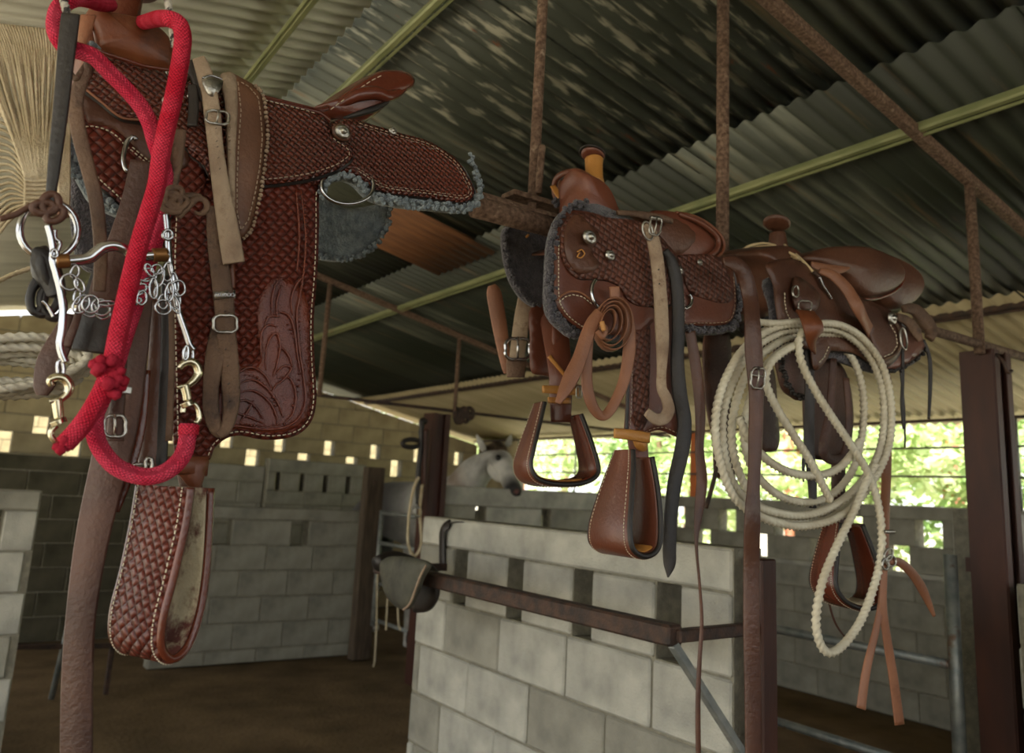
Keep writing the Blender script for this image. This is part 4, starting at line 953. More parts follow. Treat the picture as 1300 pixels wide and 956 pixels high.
# white rope coil behind
wr = thing('white_rope_coil', 'coil of twisted white nylon rope at the left edge behind the near tack', 'rope', tuple(at(10, 465, 1.35)))
for k, (cx_, cy_, rx, ry, rot) in enumerate(((0, 462, 112, 32, -6), (2, 468, 105, 26, -4), (-2, 458, 118, 26, 3), (4, 475, 92, 24, -8), (0, 470, 100, 18, 6), (-4, 480, 98, 22, 2))):
    tube('coil', ringpts(cx_, cy_, rx, ry, 1.34+.012*k, 0, 360, rot, 90), .0066, 'nylon', wr, 9, True, lobes=3, twist=150, amp=.2)
# breast collar
bc = thing('breast_collar', 'brown breast collar with scalloped edge hanging over the near saddle seat', 'collar', tuple(at(315, 180, 1.12)))
BS = off(S1, .022)
bco = [(281, 97), (286, 91), (295, 91), (309, 98), (325, 108), (333, 120), (337, 147), (339, 174), (335, 212), (329, 250), (320, 288), (309, 302), (299, 297), (294, 280), (292, 250), (291, 222), (290, 200), (289, 170), (287, 130)]
o, O = panel('collar_body', bco, BS, .009, 'tan', bc, dome=.004)
o.data.materials[0] = MT['bcol'] = mat('brown_collar_leather', S(88, 56, 38), .5, 0, S(112, 76, 54), 8, .15, 160, col3=S(140, 112, 84), c3s=14, c3r=(.6, .75))
panel('pale_border', [(281, 97), (287, 91), (296, 92), (301, 104), (302, 140), (300, 180), (299, 225), (299, 262), (296, 282), (292, 268), (291, 222), (290, 200), (289, 170), (286, 130)], BS, .004, 'pale', bc, dy=.0055)
stitch([(302, 104), (306, 140), (303, 180), (301, 225), (301, 270), (306, 292), (315, 280), (324, 245), (330, 210), (333, 174), (331, 147), (328, 124), (316, 110), (302, 102)], BS, bc, 'thread_d', dy=.0055)
P = [Vector((q.x, q.y)) for q in catmull([(a, b, 0) for a, b in ((325, 109), (334, 121), (338, 147), (340, 174), (336, 212), (330, 250), (321, 288), (310, 303))], 14)]
last = None; bd = []
for q in P:
    if last is None or (q-last).length > 4.2: bd.append(ymap(q.x, q.y, BS)); last = q
bobbles('scalloped_edge', bd, .0036, 'pale', bc, jit=.08)
bd = []
for q in catmull([(288, 100, 0), (290, 140, 0), (291, 175, 0), (292, 215, 0)], 12): bd.append(ymap(q.x, q.y, off(BS, .003)))
bobbles('scalloped_edge', bd, .0026, 'pale', bc, jit=.08)
# straps with buckle and keeper
ps = thing('pale_buckle_strap', 'dusty pale strap with silver tip and square buckle hanging beside the brown collar', 'strap', tuple(at(275, 200, 1.08)))
BS2 = off(S1, .034)
strap('strap', [(252, 74, 16), (259, 92, 20), (266, 120, 20), (270, 150, 21), (273, 180, 19), (276, 205, 20), (281, 240, 22), (287, 275, 25), (293, 310, 27), (297, 334, 27)], BS2, 'pale', ps, .005)
strap('strap', [(268, 110, 16), (272, 160, 16), (277, 210, 18)], off(S1, .03), 'grey', ps, .004)
strap('strap_ridge', [(288, 250, 4), (296, 290, 4), (303, 330, 4)], off(S1, .037), 'grey', ps, .002)
panel('tip_keeper', [(257, 99), (268, 95), (282, 100), (283, 108), (278, 116), (270, 122), (262, 114)], off(S1, .041), .004, 'silver', ps, dome=.003)
o.data.update()
ptube('tip_rim', [(257, 99), (268, 96), (282, 101)], off(S1, .045), .0016, 'chrome', ps)
buckle(276, 149, 28, 16, off(S1, .042), ps, 'silver', .002, 8)
for x, y in ((274, 163), (275, 179), (276, 186), (277, 200), (279, 214)): ptube('hole', [(x, y), (x+.5, y+.5)], off(S1, .0372), .0016, 'edge', ps, seg=6)
ls = thing('looped_strap', 'grey-brown punched strap with silver keeper and loop at its end over the carved fender', 'strap', tuple(at(283, 450, 1.1)))
FS = off(S1, .012)
strap('strap', [(270, 262, 16), (274, 300, 22), (279, 340, 24), (284, 380, 25), (287, 420, 24), (290, 450, 24), (293, 490, 23), (293, 520, 20), (287, 545, 14), (278, 553, 10)], FS, 'grey', ls, .005)
strap('strap', [(281, 410, 22), (278, 430, 26), (272, 460, 24), (268, 490, 20), (268, 520, 20), (273, 542, 17), (281, 553, 12)], off(S1, .004), 'grey', ls, .005)
strap('tab', [(292, 333, 10), (294, 350, 9), (295, 366, 7)], off(S1, .01), 'swell', ls)
KP = off(S1, .018)
panel('silver_keeper', [(272, 370), (299, 368), (299, 378), (273, 380)], KP, .006, 'silver', ls, smoothpx=False, step=20, rim=0)
for k in range(5): ring('keeper_engraving', 276+k*4.8, 374.3, 1.9, 2.2, off(S1, .0245), .0006, 'chrome', ls, seg=4)
buckle(286, 411, 29, 21, KP, ls, 'silver', .0023, 0, False)
for x, y in ((286, 443), (289, 464), (290, 487), (291, 509), (285, 395)): ptube('hole', [(x, y), (x+.5, y+.5)], off(S1, .0152), .0018, 'edge', ls, seg=6)
# ================= middle saddle =================
S2 = saddle_surf(1.4, 2.03)
m2 = thing('western_saddle', 'middle chestnut saddle with rawhide wrapped horn and two hanging stirrups', 'saddle', (1.45, 1.4, 1.95), 'western saddles on the rail')
panel('far_skirt', [(645, 287), (641, 306), (647, 343), (660, 371), (678, 387), (700, 392), (712, 380), (712, 290), (700, 268), (670, 275)], 1.57, .02, 'fleece_d', m2)
bobbles('fleece', [at(q.x, q.y, 1.565) for q in catmull([(645, 287, 0), (641, 306, 0), (647, 343, 0), (660, 371, 0), (678, 387, 0), (700, 392, 0)], 6)], .006, 'fleece_d', m2, per=2)
ptube('brass_tack', [(669, 299), (670, 300)], 1.56, .006, 'honey', m2)
fr2 = [(738, 260), (725, 262), (710, 277), (701, 305), (698, 343), (697, 381), (702, 402), (717, 418), (736, 428)]
panel('fleece_lining', fr2+[(800, 430), (830, 400), (830, 300), (770, 260)], S2, .02, 'fleece_d', m2, dy=-.012)
fleece_edge(fr2, S2, .0062, 'fleece_d', m2, sp=3.4, rows=3, inw=(3, -1), dy=.004)
f2 = [(730, 266), (716, 276), (707, 305), (706, 345), (707, 380), (715, 398), (730, 412), (748, 420), (800, 424), (835, 400), (835, 330), (780, 280)]
o, O = panel('front_skirt', f2, S2, .007, 'chest', m2, dy=.002)
stitch(inset(O, 3), S2, m2, ln=3, gap=2, dy=.0035, r=.0011, keep=lambda q: q.x < 745 and q.y > 290)
ptube('skirt_seam', [(708, 381), (715, 374), (726, 370), (740, 373), (757, 387)], off(S2, .005), .0022, 'tan', m2)
stitch([(710, 384), (717, 377), (727, 374), (740, 377), (755, 389)], S2, m2, ln=3, gap=2, dy=.0035, r=.0011)
rs = [(862, 330), (866, 380), (868, 412), (885, 413), (905, 413), (924, 411), (933, 401), (936, 381), (932, 345), (915, 330)]
panel('fleece_lining', [(860, 330), (864, 390), (866, 420), (895, 424), (922, 423), (937, 412), (941, 384), (936, 345), (915, 335)], S2, .02, 'fleece_d', m2, dy=-.012)
o, O = panel('rear_skirt', rs, S2, .007, 'chest', m2, dy=.002)
stitch(inset(O, 3), S2, m2, 'thread_d', ln=3, gap=2, dy=.0035, keep=lambda q: q.y > 350)
fleece_edge([(866, 416), (880, 420), (895, 421), (920, 421), (936, 412), (940, 384), (938, 365)], S2, .0058, 'fleece_d', m2, sp=3.4, rows=3, inw=(-1, -3), dy=.002)
rj = [(855, 326), (868, 345), (873, 361), (881, 373), (901, 380), (916, 384), (928, 383), (932, 371), (928, 350), (922, 335), (912, 325), (890, 322)]
panel('rear_jockey', rj, S2, .007, 'chesttool', m2, dy=.009)
panel('jockey_edge', [(x, y+2) for x, y in rj], S2, .006, 'edge', m2, dy=.004, step=30)
fj2 = [(736, 269), (724, 272), (716, 284), (713, 304), (716, 327), (724, 343), (736, 353), (750, 354), (768, 355), (782, 359), (791, 366), (798, 378), (807, 385), (819, 388), (838, 389), (856, 385), (866, 372), (869, 350), (864, 330), (848, 308), (824, 285), (800, 278), (776, 276)]
o, O = panel('front_jockey', fj2, S2, .007, 'chesttool', m2, dy=.011)
panel('jockey_edge', [(x-1, y+2.5) for x, y in fj2], S2, .007, 'edge', m2, dy=.005, step=30)
panel('plain_shoulder', [(736, 272), (726, 276), (719, 288), (717, 306), (720, 326), (727, 339), (736, 347), (752, 345), (762, 335), (752, 318), (762, 300), (750, 284)], S2, .003, 'oldbrown', m2, dy=.0135)
ptube('star', [(733, 320), (738, 317), (742, 322), (738, 327), (733, 326), (736, 321)], off(S2, .0165), .0016, 'honey', m2)
sw2 = [(739, 219), (750, 223), (762, 230), (769, 238), (776, 251), (782, 267), (788, 281), (787, 294), (780, 300), (768, 297), (757, 290), (745, 279), (741, 270), (738, 256), (739, 242), (737, 228)]
solid_sym('swell', sw2, 1.25, 1.285, 'chest', m2, rnd_=.02, mid=.02)
ptube('gullet_rim', [(712, 262, 1.5), (705, 246, 1.5), (706, 229, 1.48), (715, 221, 1.45), (728, 218, 1.4), (740, 221, 1.33), (747, 228, 1.29), (744, 250, 1.27), (741, 272, 1.26)], 1.4, .0085, 'chest', m2, n=6, seg=10)
ptube('gullet_rim_edge', [(709, 250, 1.49), (710, 232, 1.47), (718, 225, 1.43), (728, 224, 1.38), (734, 232, 1.34), (735, 250, 1.3)], 1.4, .004, 'edge', m2, n=6, seg=8)
panel('gullet_lining', [(712, 230), (720, 224), (732, 222), (740, 228), (741, 262), (730, 264), (720, 258), (712, 248)], 1.45, .01, 'swell', m2)
strap('latch_strap', [(702, 236, 8, 1.46), (708, 246, 8, 1.44), (716, 256, 8, 1.42), (724, 264, 8, 1.4)], 1.44, 'honey', m2)
fleece_edge([(704, 256), (716, 258), (726, 262), (738, 260)], 1.35, .006, 'fleece_d', m2, sp=3, rows=2, inw=(0, 3))
hb = at(754, 228, 1.37); ht = at(754, 203, 1.38)
tube('horn_wrap', [hb-(ht-hb)*.2, hb, hb.lerp(ht, .35), hb.lerp(ht, .7), ht], lambda t: .025-.004*math.sin(PI*t*.8), 'honey', m2, 14, n=3)
def hcap(c, R, t, tx, ty, mt, par):
    q = Matrix.Rotation(tx, 3, 'X') @ Matrix.Rotation(ty, 3, 'Y'); R_ = []
    for r, z in ((.35, -.9), (.8, -.6), (1, -.1), (1, .2), (.85, .6), (.4, .85)):
        R_.append([c+q @ Vector((r*R*1.15*math.cos(2*PI*k/20), r*R*math.sin(2*PI*k/20), z*t)) for k in range(20)])
    loft('horn_cap', R_, mt, par)
hcap(ht+Vector((-.004, 0, .010)), .026, .008, -.2, .25, 'chest', m2); tube('cap_edge', [ht+Vector((-.006, 0, .014))+Matrix.Rotation(-.2, 3, 'X') @ Matrix.Rotation(.25, 3, 'Y') @ Vector((.031*math.cos(2*PI*k/24), .027*math.sin(2*PI*k/24), 0)) for k in range(24)], .0028, 'edge', m2, 6, True)
ct2 = [(824, 270), (835, 267), (855, 269), (875, 275), (893, 284), (908, 294), (917, 305), (917, 318), (906, 327), (890, 332), (873, 333), (855, 330), (838, 322), (822, 306), (814, 288)]
solid_sym('cantle', ct2, 1.24, 1.4, 'chest', m2, rnd_=.015, mid=.0)
panel('seat_face', [(800, 276), (824, 270), (842, 269), (862, 275), (879, 285), (888, 298), (883, 313), (870, 324), (852, 329), (836, 322), (820, 306), (808, 290)], 1.226, .02, 'oldbrown', m2, dome=.012)
ptube('cantle_roll', [(862, 272, 1.225), (885, 281, 1.22), (903, 293, 1.218), (912, 306, 1.218), (908, 319, 1.218), (894, 327, 1.218), (874, 330, 1.22), (856, 328, 1.22)], 1.22, .0062, 'chest', m2, n=6, seg=10)
ptube('cantle_binding', [(858, 270, 1.232), (884, 276, 1.23), (906, 290, 1.228), (918, 306, 1.226), (916, 321, 1.226), (898, 331, 1.226), (874, 335, 1.226)], 1.22, .0045, 'swell', m2, n=6, seg=8)
bridge('seat', [(786, 282), (800, 276), (824, 272), (850, 272)], 1.24, 1.4, 'oldbrown', m2, arch=-.02)
concho(749, 301, 9.5, off(S2, .03), m2); concho(775, 324, 7, off(S2, .018), m2); concho(863, 343, 5.5, off(S2, .018), m2); concho(889, 333, 4, off(S2, .016), m2)
ptube('front_dee', [(756, 355), (752, 362), (751, 372), (754, 383), (760, 391)], off(S2, .016), .0042, 'chrome', m2)
ptube('rear_dee', [(875, 374), (878, 380), (876, 388), (869, 392)], off(S2, .008), .004, 'chrome', m2)
strap('cross_strap', [(784, 270, 7), (802, 271, 8), (822, 274, 11), (840, 277, 10), (853, 281, 8)], 1.2, 'grey', m2, .008)
fe2 = [(804, 384), (801, 420), (799, 480), (797, 530), (796, 552), (806, 556), (816, 556), (824, 550), (840, 546), (856, 552), (868, 557), (876, 553), (879, 545), (876, 514), (869, 467), (866, 420), (862, 388), (835, 384)]
FF2 = off(S2, -.004)
o, O = panel('fender', fe2, FF2, .009, 'chest', m2, mirror=None); stitch(inset(O, 3.5), FF2, m2, 'thread_d', ln=3, gap=2.2, dy=.001, r=.001, keep=lambda q: q.y > 400)
ptube('fender_edge', [(800, 400), (798, 450), (797, 500), (795, 552)], off(S2, -.002), .0035, 'edge', m2)
panel('stamped_fender_strip', [(808, 395), (824, 395), (826, 460), (822, 535), (806, 540), (805, 460)], FF2, .003, 'chesttool', m2, dy=.002)
strap('hobble_strap', [(780, 550, 13, 1.15), (800, 552, 14, 1.145), (824, 556, 14, 1.15)], 1.15, 'honey', m2, .006)
strap('stirrup_leather', [(806, 548, 24, 1.17), (810, 566, 26, 1.17), (812, 586, 24, 1.17)], 1.17, 'chest', m2, .01)
panel('hobble_end', [(808, 553), (823, 556), (824, 570), (818, 573), (810, 566)], 1.15, .01, 'honey', m2)
pst = [(0, .0, .026), (-.006, -.03, .036), (-.02, -.09, .052), (-.03, -.145, .063), (-.024, -.178, .066), (.004, -.19, .066), (.034, -.175, .064), (.044, -.13, .056), (.046, -.07, .044), (.042, -.01, .03)]
stirrup(m2, at(793, 572, 1.14), math.radians(-97), pst, .013, 'chest', 'chest', 'honey')
# far stirrup with its leathers
strap('stirrup_leather', [(700, 392, 34, 1.56), (706, 430, 34, 1.53), (711, 470, 30, 1.5), (712, 500, 30, 1.5), (712, 536, 26, 1.5)], 1.5, 'chest', m2, .01)
panel('far_fender', [(676, 391), (706, 391), (708, 440), (704, 474), (690, 476), (676, 470), (675, 430)], 1.56, .008, 'chest', m2)
panel('far_fender', [(704, 412), (720, 418), (716, 450), (711, 466), (705, 455)], 1.52, .008, 'chest', m2)
strap('hobble_strap', [(689, 494, 10, 1.47), (710, 495, 11, 1.465), (735, 497, 11, 1.47)], 1.47, 'honey', m2, .008); strap('hobble_strap', [(696, 508, 8, 1.475), (724, 509, 8, 1.475)], 1.47, 'honey', m2)
strap('rawhide_tie', [(697, 452, 6, 1.5), (712, 470, 5, 1.49), (724, 484, 5, 1.485)], 1.49, 'honey', m2)
buckle(735, 498, 7, 14, 1.462, m2, 'silver', .0018)
stirrup(m2, at(686, 512, 1.5), math.radians(-105), [(0, 0, .028), (-.012, -.045, .036), (-.03, -.11, .048), (-.036, -.15, .052), (-.016, -.178, .054), (.04, -.185, .054), (.1, -.176, .054), (.132, -.15, .05), (.118, -.09, .042), (.092, -.02, .03)], .013, 'chest', 'maho', 'honey')
# straps of the middle saddle
g2 = thing('coiled_latigo', 'tan latigo strap coiled and knotted at the front of the middle saddle', 'strap', tuple(at(775, 420, 1.12)))
Z2 = 1.125
for k, (cx_, cy_, rx, ry, rot) in enumerate(((778, 412, 24, 34, 4), (776, 412, 19, 29, 8), (774, 411, 14, 23, 12), (771, 410, 9, 17, 14))):
    pts = ringpts(cx_, cy_, rx, ry, Z2-.008*k, 0, 360, rot, 22)
    V, Fc, n_ = [], [], 22
    for p in pts:
        for dy_, q in ((-.011, 1), (.011, 1), (.011, .94), (-.011, .94)):
            c_ = sum(pts, Vector())/n_; V.append(c_+(p-c_)*q+Vector((dy_*.5, dy_, 0)))
    for i in range(n_):
        j = (i+1) % n_
        for a in range(4): b_ = (a+1) % 4; Fc.append((i*4+a, i*4+b_, j*4+b_, j*4+a))
    mesh('coil', V, Fc, 'tan', g2, True)
strap('tail', [(762, 396, 14), (752, 410, 17), (744, 430, 18), (736, 455, 19), (722, 485, 20), (708, 512, 8)], Z2-.02, 'tan', g2, .005)
strap('tail', [(748, 420, 14), (745, 450, 15), (745, 485, 15), (750, 510, 15), (760, 526, 13), (770, 526, 13), (782, 508, 14), (793, 480, 15), (799, 440, 17), (796, 400, 16), (786, 380, 12)], Z2, 'tan', g2, .005)
ptube('knot', [(762, 412), (768, 418), (764, 428), (758, 420)], Z2-.03, .006, 'tan', g2); ptube('tie', [(764, 408), (767, 420)], Z2-.045, .0045, 'honey', g2)
strap('keeper', [(780, 364, 14), (781, 378, 14)], Z2+.02, 'tan', g2)
p2s = thing('pale_strap', 'pale worn strap with curled end hanging before the middle saddle seat', 'strap', tuple(at(838, 400, 1.1)))
strap('strap', [(820, 284, 12), (828, 300, 17), (834, 330, 18), (838, 370, 18), (840, 410, 19), (841, 440, 17), (840, 470, 13), (840, 492, 14), (846, 506, 15), (849, 520, 16), (843, 531, 16), (832, 532, 15), (821, 523, 12)], 1.135, 'pale', p2s, .006)
buckle(832, 287, 14, 22, 1.12, p2s, 'silver', .0022, 10); ptube('buckle_roller', [(826, 276), (838, 278)], 1.12, .004, 'silver', p2s)
ring('buckle_ring', 822, 293, 6, 12, 1.13, .0022, 'silver', p2s, rot=-15)
for y in (342, 360): ptube('hole', [(836+(y-342)*.05, y), (836.5+(y-342)*.05, y+.5)], 1.131, .0018, 'edge', p2s, seg=6)
o = strap('black_strap', [(844, 318, 10), (854, 336, 16), (860, 370, 17), (861, 420, 17), (860, 460, 18), (863, 500, 20), (869, 535, 19), (866, 570, 20), (857, 610, 19), (852, 650, 18), (850, 690, 18), (850, 716, 16), (848, 733, 2)], 1.155, 'black', None, .006); tag(o, 'long black strap hanging behind the pale one, pointed end low over the block wall', 'strap')
bs = thing('billet_straps', 'pair of brown billet straps with a shining buckle hanging left of the middle saddle', 'strap', tuple(at(650, 420, 1.6)))
strap('billet', [(624, 362, 10), (627, 372, 19), (632, 400, 20), (637, 430, 18), (642, 462, 13), (644, 474, 9)], 1.62, 'tan', bs, .006)
strap('billet', [(668, 376, 20), (663, 405, 21), (659, 432, 20), (656, 456, 20)], 1.6, 'pale', bs, .006)
strap('folded_end', [(656, 456, 26), (655, 468, 25), (655, 479, 23)], 1.59, 'grey', bs, .012); buckle(657, 443, 30, 26, 1.575, bs, 'chrome', .0045)
# ================= far saddle =================
S3 = saddle_surf(1.4, 2.04, 1.05)
m3 = thing('western_saddle', 'farthest saddle, dark worn brown with a coiled lasso strapped below its horn', 'saddle', (2.35, 1.4, 1.95), 'western saddles on the rail')
panel('far_skirt', [(944, 342), (965, 335), (992, 340), (1002, 380), (1002, 425), (975, 430), (950, 420), (944, 380)], 1.5, .03, 'black', m3)
ring('rigging_ring', 976, 386, 6.5, 7.5, 1.45, .004, 'silver', m3)
for k in range(3): strap('hanging_thong', [(948+k*5, 340, 4), (958+k*5, 370, 5), (960+k*4, 410, 5), (958+k*4, 440, 4)], 1.44, 'black', m3)
hb = at(988, 322, 1.38); ht = at(987, 296, 1.38)
tube('horn_neck', [hb-(ht-hb)*.3, hb, hb.lerp(ht, .5), ht], lambda t: .036-.014*t, 'oldbrown', m3, 14, n=4); hcap(ht+Vector((-.003, 0, .028)), .036, .012, -.2, .25, 'oldbrown', m3)
sw3 = [(962, 322), (974, 314), (998, 312), (1012, 320), (1029, 333), (1038, 350), (1045, 372), (1046, 390), (1036, 400), (1012, 398), (997, 388), (985, 362), (974, 338)]
bd3 = [(975, 335), (984, 360), (987, 385), (992, 412), (1000, 428), (1020, 440), (1050, 444), (1085, 448), (1110, 462), (1128, 464), (1143, 450), (1148, 430), (1146, 410), (1135, 396), (1112, 384), (1090, 374), (1060, 350), (1035, 340), (1005, 328)]
panel('fleece_lining', [(984, 350), (984, 390), (988, 420), (1000, 440), (1060, 455), (1120, 474), (1155, 466), (1172, 454), (1178, 438), (1150, 410), (1100, 380)], S3, .02, 'fleece_d', m3, dy=-.014)
panel('skirt', [(1090, 400), (1110, 455), (1118, 466), (1130, 470), (1152, 462), (1168, 451), (1176, 440), (1172, 428), (1150, 415), (1120, 400)], S3, .007, 'chest', m3, dy=.0)
fleece_edge([(1115, 466), (1130, 472), (1152, 464), (1169, 453), (1177, 441)], S3, .006, 'edge', m3, sp=4, rows=1)
panel('body_jockey', bd3, S3, .008, 'oldbrown', m3, dy=.01, )
panel('jockey_edge', [(x, y+2) for x, y in bd3], S3, .006, 'edge', m3, dy=.004, step=30)
solid_sym('swell', sw3, 1.245, 1.4, 'oldbrown', m3, rnd_=.025, mid=.02)
rj3 = [(1093, 380), (1112, 386), (1124, 395), (1139, 404), (1147, 420), (1146, 440), (1137, 453), (1124, 460), (1115, 452), (1106, 425), (1096, 398)]
o, O = panel('rear_jockey', rj3, S3, .006, 'oldbrown', m3, dy=.017)
ptube('jockey_trim', [(1133, 406), (1142, 420), (1143, 438), (1135, 451), (1122, 457)], off(S3, .02), .004, 'grey', m3)
stitch([(1130, 412), (1137, 424), (1139, 438), (1133, 448), (1122, 453)], S3, m3, ln=3, gap=1.8, dy=.025, r=.0016)
stitch([(996, 372), (996, 384), (998, 396), (1003, 406)], S3, m3, ln=3, gap=1.6, dy=.012, r=.0016)
solid_sym('cantle', [(1112, 322), (1132, 326), (1152, 336), (1165, 349), (1169, 365), (1162, 380), (1148, 391), (1134, 394), (1122, 389), (1112, 376), (1106, 350)], 1.24, 1.4, 'oldbrown', m3, rnd_=.03)
st3 = [(1022, 328), (1038, 317), (1060, 313), (1093, 313), (1115, 319), (1131, 327), (1143, 338), (1147, 350), (1143, 361), (1130, 371), (1115, 377), (1096, 379), (1078, 368), (1064, 352), (1042, 343)]
solid_sym('seat', st3, 1.215, 1.4, 'oldbrown', m3, rnd_=.03)
ptube('seat_welt', [(1143, 338, 1.2), (1148, 350, 1.2), (1143, 363, 1.2), (1130, 373, 1.2), (1112, 379, 1.2), (1094, 380, 1.2)], 1.2, .004, 'maho', m3)
strap('seat_flap', [(1030, 336, 9, 1.19), (1048, 341, 13, 1.185), (1066, 342, 11, 1.185), (1078, 340, 4, 1.19)], 1.19, 'tan', m3)
strap('grey_fold', [(1147, 392, 10), (1160, 393, 16), (1172, 405, 20), (1181, 418, 18), (1180, 430, 12)], off(S3, -.01), 'grey', m3, .014)
strap('grey_fold', [(1139, 402, 10), (1152, 408, 14), (1162, 420, 15), (1168, 433, 8)], off(S3, .02), 'grey', m3, .008)
concho(1133, 404, 8, off(S3, .03), m3); ring('rear_dee', 1147, 430, 4, 14, off(S3, .024), .003, 'silver', m3, rot=-8)
strap('saddle_string', [(1146, 440, 5), (1146, 480, 5), (1145, 515, 5), (1147, 545, 3)], 1.16, 'black', m3); strap('saddle_string', [(1143, 470, 3), (1148, 520, 3), (1149, 568, 2)], 1.16, 'black', m3)
strap('saddle_string', [(1172, 432, 6), (1180, 455, 6), (1181, 490, 6), (1179, 532, 4)], 1.17, 'black', m3)
panel('bridle_flap', [(1012, 352), (1026, 356), (1040, 368), (1044, 380), (1038, 394), (1022, 396), (1012, 384)], S3, .012, 'oldbrown', m3, dy=.03, dome=.008); buckle(1022, 388, 16, 12, off(S3, .045), m3, 'silver', .002, 5, False); ring('small_ring', 1010, 370, 4, 7, off(S3, .04), .0025, 'silver', m3)
# hanging dark gear of the far saddle
panel('fender_bag', [(990, 425), (1020, 425), (1030, 460), (1024, 505), (1010, 502), (1000, 492), (994, 470), (990, 448)], 1.2, .02, 'dark', m3); fleece_edge([(991, 430), (991, 450), (995, 472), (1001, 492), (1011, 502), (1023, 505)], 1.195, .006, 'edge', m3, sp=3.5, rows=2)
panel('stitched_flap', [(1034, 432), (1056, 430), (1055, 448), (1046, 464), (1038, 470), (1034, 460)], 1.15, .008, 'oldbrown', m3); stitch([(1052, 440), (1046, 454), (1038, 462)], 1.15, m3, ln=2.6, gap=1.6, r=.0016)
panel('fender', [(1026, 462), (1045, 456), (1068, 460), (1082, 490), (1086, 540), (1076, 572), (1052, 584), (1030, 574), (1024, 520)], 1.21, .012, 'dark', m3)
strap('dark_strap', [(1026, 430, 12), (1028, 500, 14), (1027, 560, 15), (1031, 610, 13), (1032, 645, 10)], 1.17, 'black', m3); strap('dark_strap', [(1058, 455, 10), (1054, 520, 12), (1046, 575, 14), (1070, 580, 12), (1078, 540, 10), (1074, 480, 9)], 1.18, 'dark', m3)
strap('dark_strap', [(1022, 570, 6), (1020, 590, 5), (1020, 612, 2)], 1.17, 'black', m3)
strap('stirrup_leather', [(1066, 560, 20), (1064, 610, 18), (1066, 660, 18), (1068, 676, 16)], 1.22, 'dark', m3, .012)
panel('far_fender', [(964, 470), (984, 468), (990, 530), (992, 558), (988, 571), (976, 574), (964, 568)], 1.5, .012, 'dark', m3); panel('far_fender', [(898, 425), (928, 425), (930, 500), (936, 560), (934, 604), (912, 604), (908, 560), (898, 500)], 1.55, .012, 'dark', m3)
o = tube('iron_hook_rod', [at(910, 590, 1.5), at(905, 615, 1.5), at(896, 645, 1.5)], .006, 'iron', m3, 8, n=4)
stirrup(m3, at(1058, 664, 1.2), math.radians(-112), [(0, 0, .03), (-.014, -.05, .038), (-.028, -.11, .046), (-.03, -.15, .05), (-.006, -.18, .052), (.04, -.195, .052), (.084, -.185, .05), (.1, -.15, .046), (.086, -.08, .04), (.06, 0, .03)], .014, 'maho', 'maho', 'worn')
strap('thin_tail', [(1048, 700, 3), (1050, 750, 3), (1060, 790, 3), (1078, 815, 2)], 1.24, 'oldbrown', m3)
# lasso
ls3 = thing('lasso_rope', 'coiled off-white lasso hung from a brown strap on the farthest saddle', 'rope', tuple(at(1020, 540, 1.1)))
loops = [[(1030, 412), (985, 416), (945, 443), (918, 490), (908, 540), (915, 590), (935, 635), (975, 660), (1025, 668), (1075, 650), (1112, 605), (1130, 560), (1131, 510), (1120, 465), (1095, 430), (1065, 413)],
 [(1030, 418), (990, 423), (950, 450), (925, 500), (917, 545), (925, 600), (950, 637), (1000, 654), (1042, 650), (1082, 625), (1112, 585), (1122, 540), (1119, 490), (1100, 448), (1068, 422)],
 [(1032, 424), (998, 430), (960, 458), (938, 500), (929, 550), (938, 600), (965, 645), (1012, 664), (1057, 657), (1097, 620), (1119, 570), (1126, 520), (1114, 470), (1085, 430)],
 [(1034, 430), (1005, 438), (972, 466), (950, 515), (945, 560), (958, 600), (990, 630), (1030, 638), (1062, 624), (1086, 590), (1096, 540), (1094, 490), (1076, 448)],
 [(1034, 408), (1000, 410), (960, 428), (930, 470), (912, 520), (912, 575), (932, 622), (985, 652), (1035, 658), (1085, 632), (1117, 590), (1128, 535), (1124, 480), (1104, 436), (1070, 410)]]
for k, L in enumerate(loops): tube('coil', catmull([at(x, y, 1.125+.015*k) for x, y in L], 9, True), .0088, 'lasso', ls3, 9, True, lobes=3, twist=150, amp=.2)
YL = 1.1
ptube('honda_loop', [(1020, 420), (1014, 436), (1018, 462), (1034, 495), (1056, 530), (1080, 565), (1100, 598), (1112, 630), (1119, 670), (1118, 710), (1108, 750), (1092, 790), (1070, 820), (1052, 829), (1040, 815), (1036, 785), (1044, 740), (1062, 695), (1084, 650), (1100, 612), (1112, 590)], YL, .0088, 'lasso', ls3, n=9, seg=9, lobes=3, twist=150, amp=.2)
ptube('inner_strand', [(1016, 436), (996, 446), (978, 462), (972, 485), (984, 515), (1004, 548), (1026, 582), (1042, 612), (1054, 636)], YL+.012, .0088, 'lasso', ls3, n=9, seg=9, lobes=3, twist=150, amp=.2)
ptube('inner_strand', [(938, 530), (952, 560), (976, 586), (1006, 601), (1040, 604), (1066, 594), (1084, 574), (1092, 560)], YL+.02, .0088, 'lasso', ls3, n=9, seg=9, lobes=3, twist=150, amp=.2)
ptube('tail_strand', [(958, 409), (985, 411), (1010, 409), (1022, 408)], YL+.02, .0078, 'lasso', ls3, n=9, seg=9, lobes=3, twist=150, amp=.2)
strap('rope_strap', [(1022, 395, 26, 1.1), (1030, 408, 28, 1.075), (1034, 422, 28, 1.072), (1034, 434, 26, 1.09), (1034, 440, 22, 1.12)], 1.08, 'swell', ls3, .006)
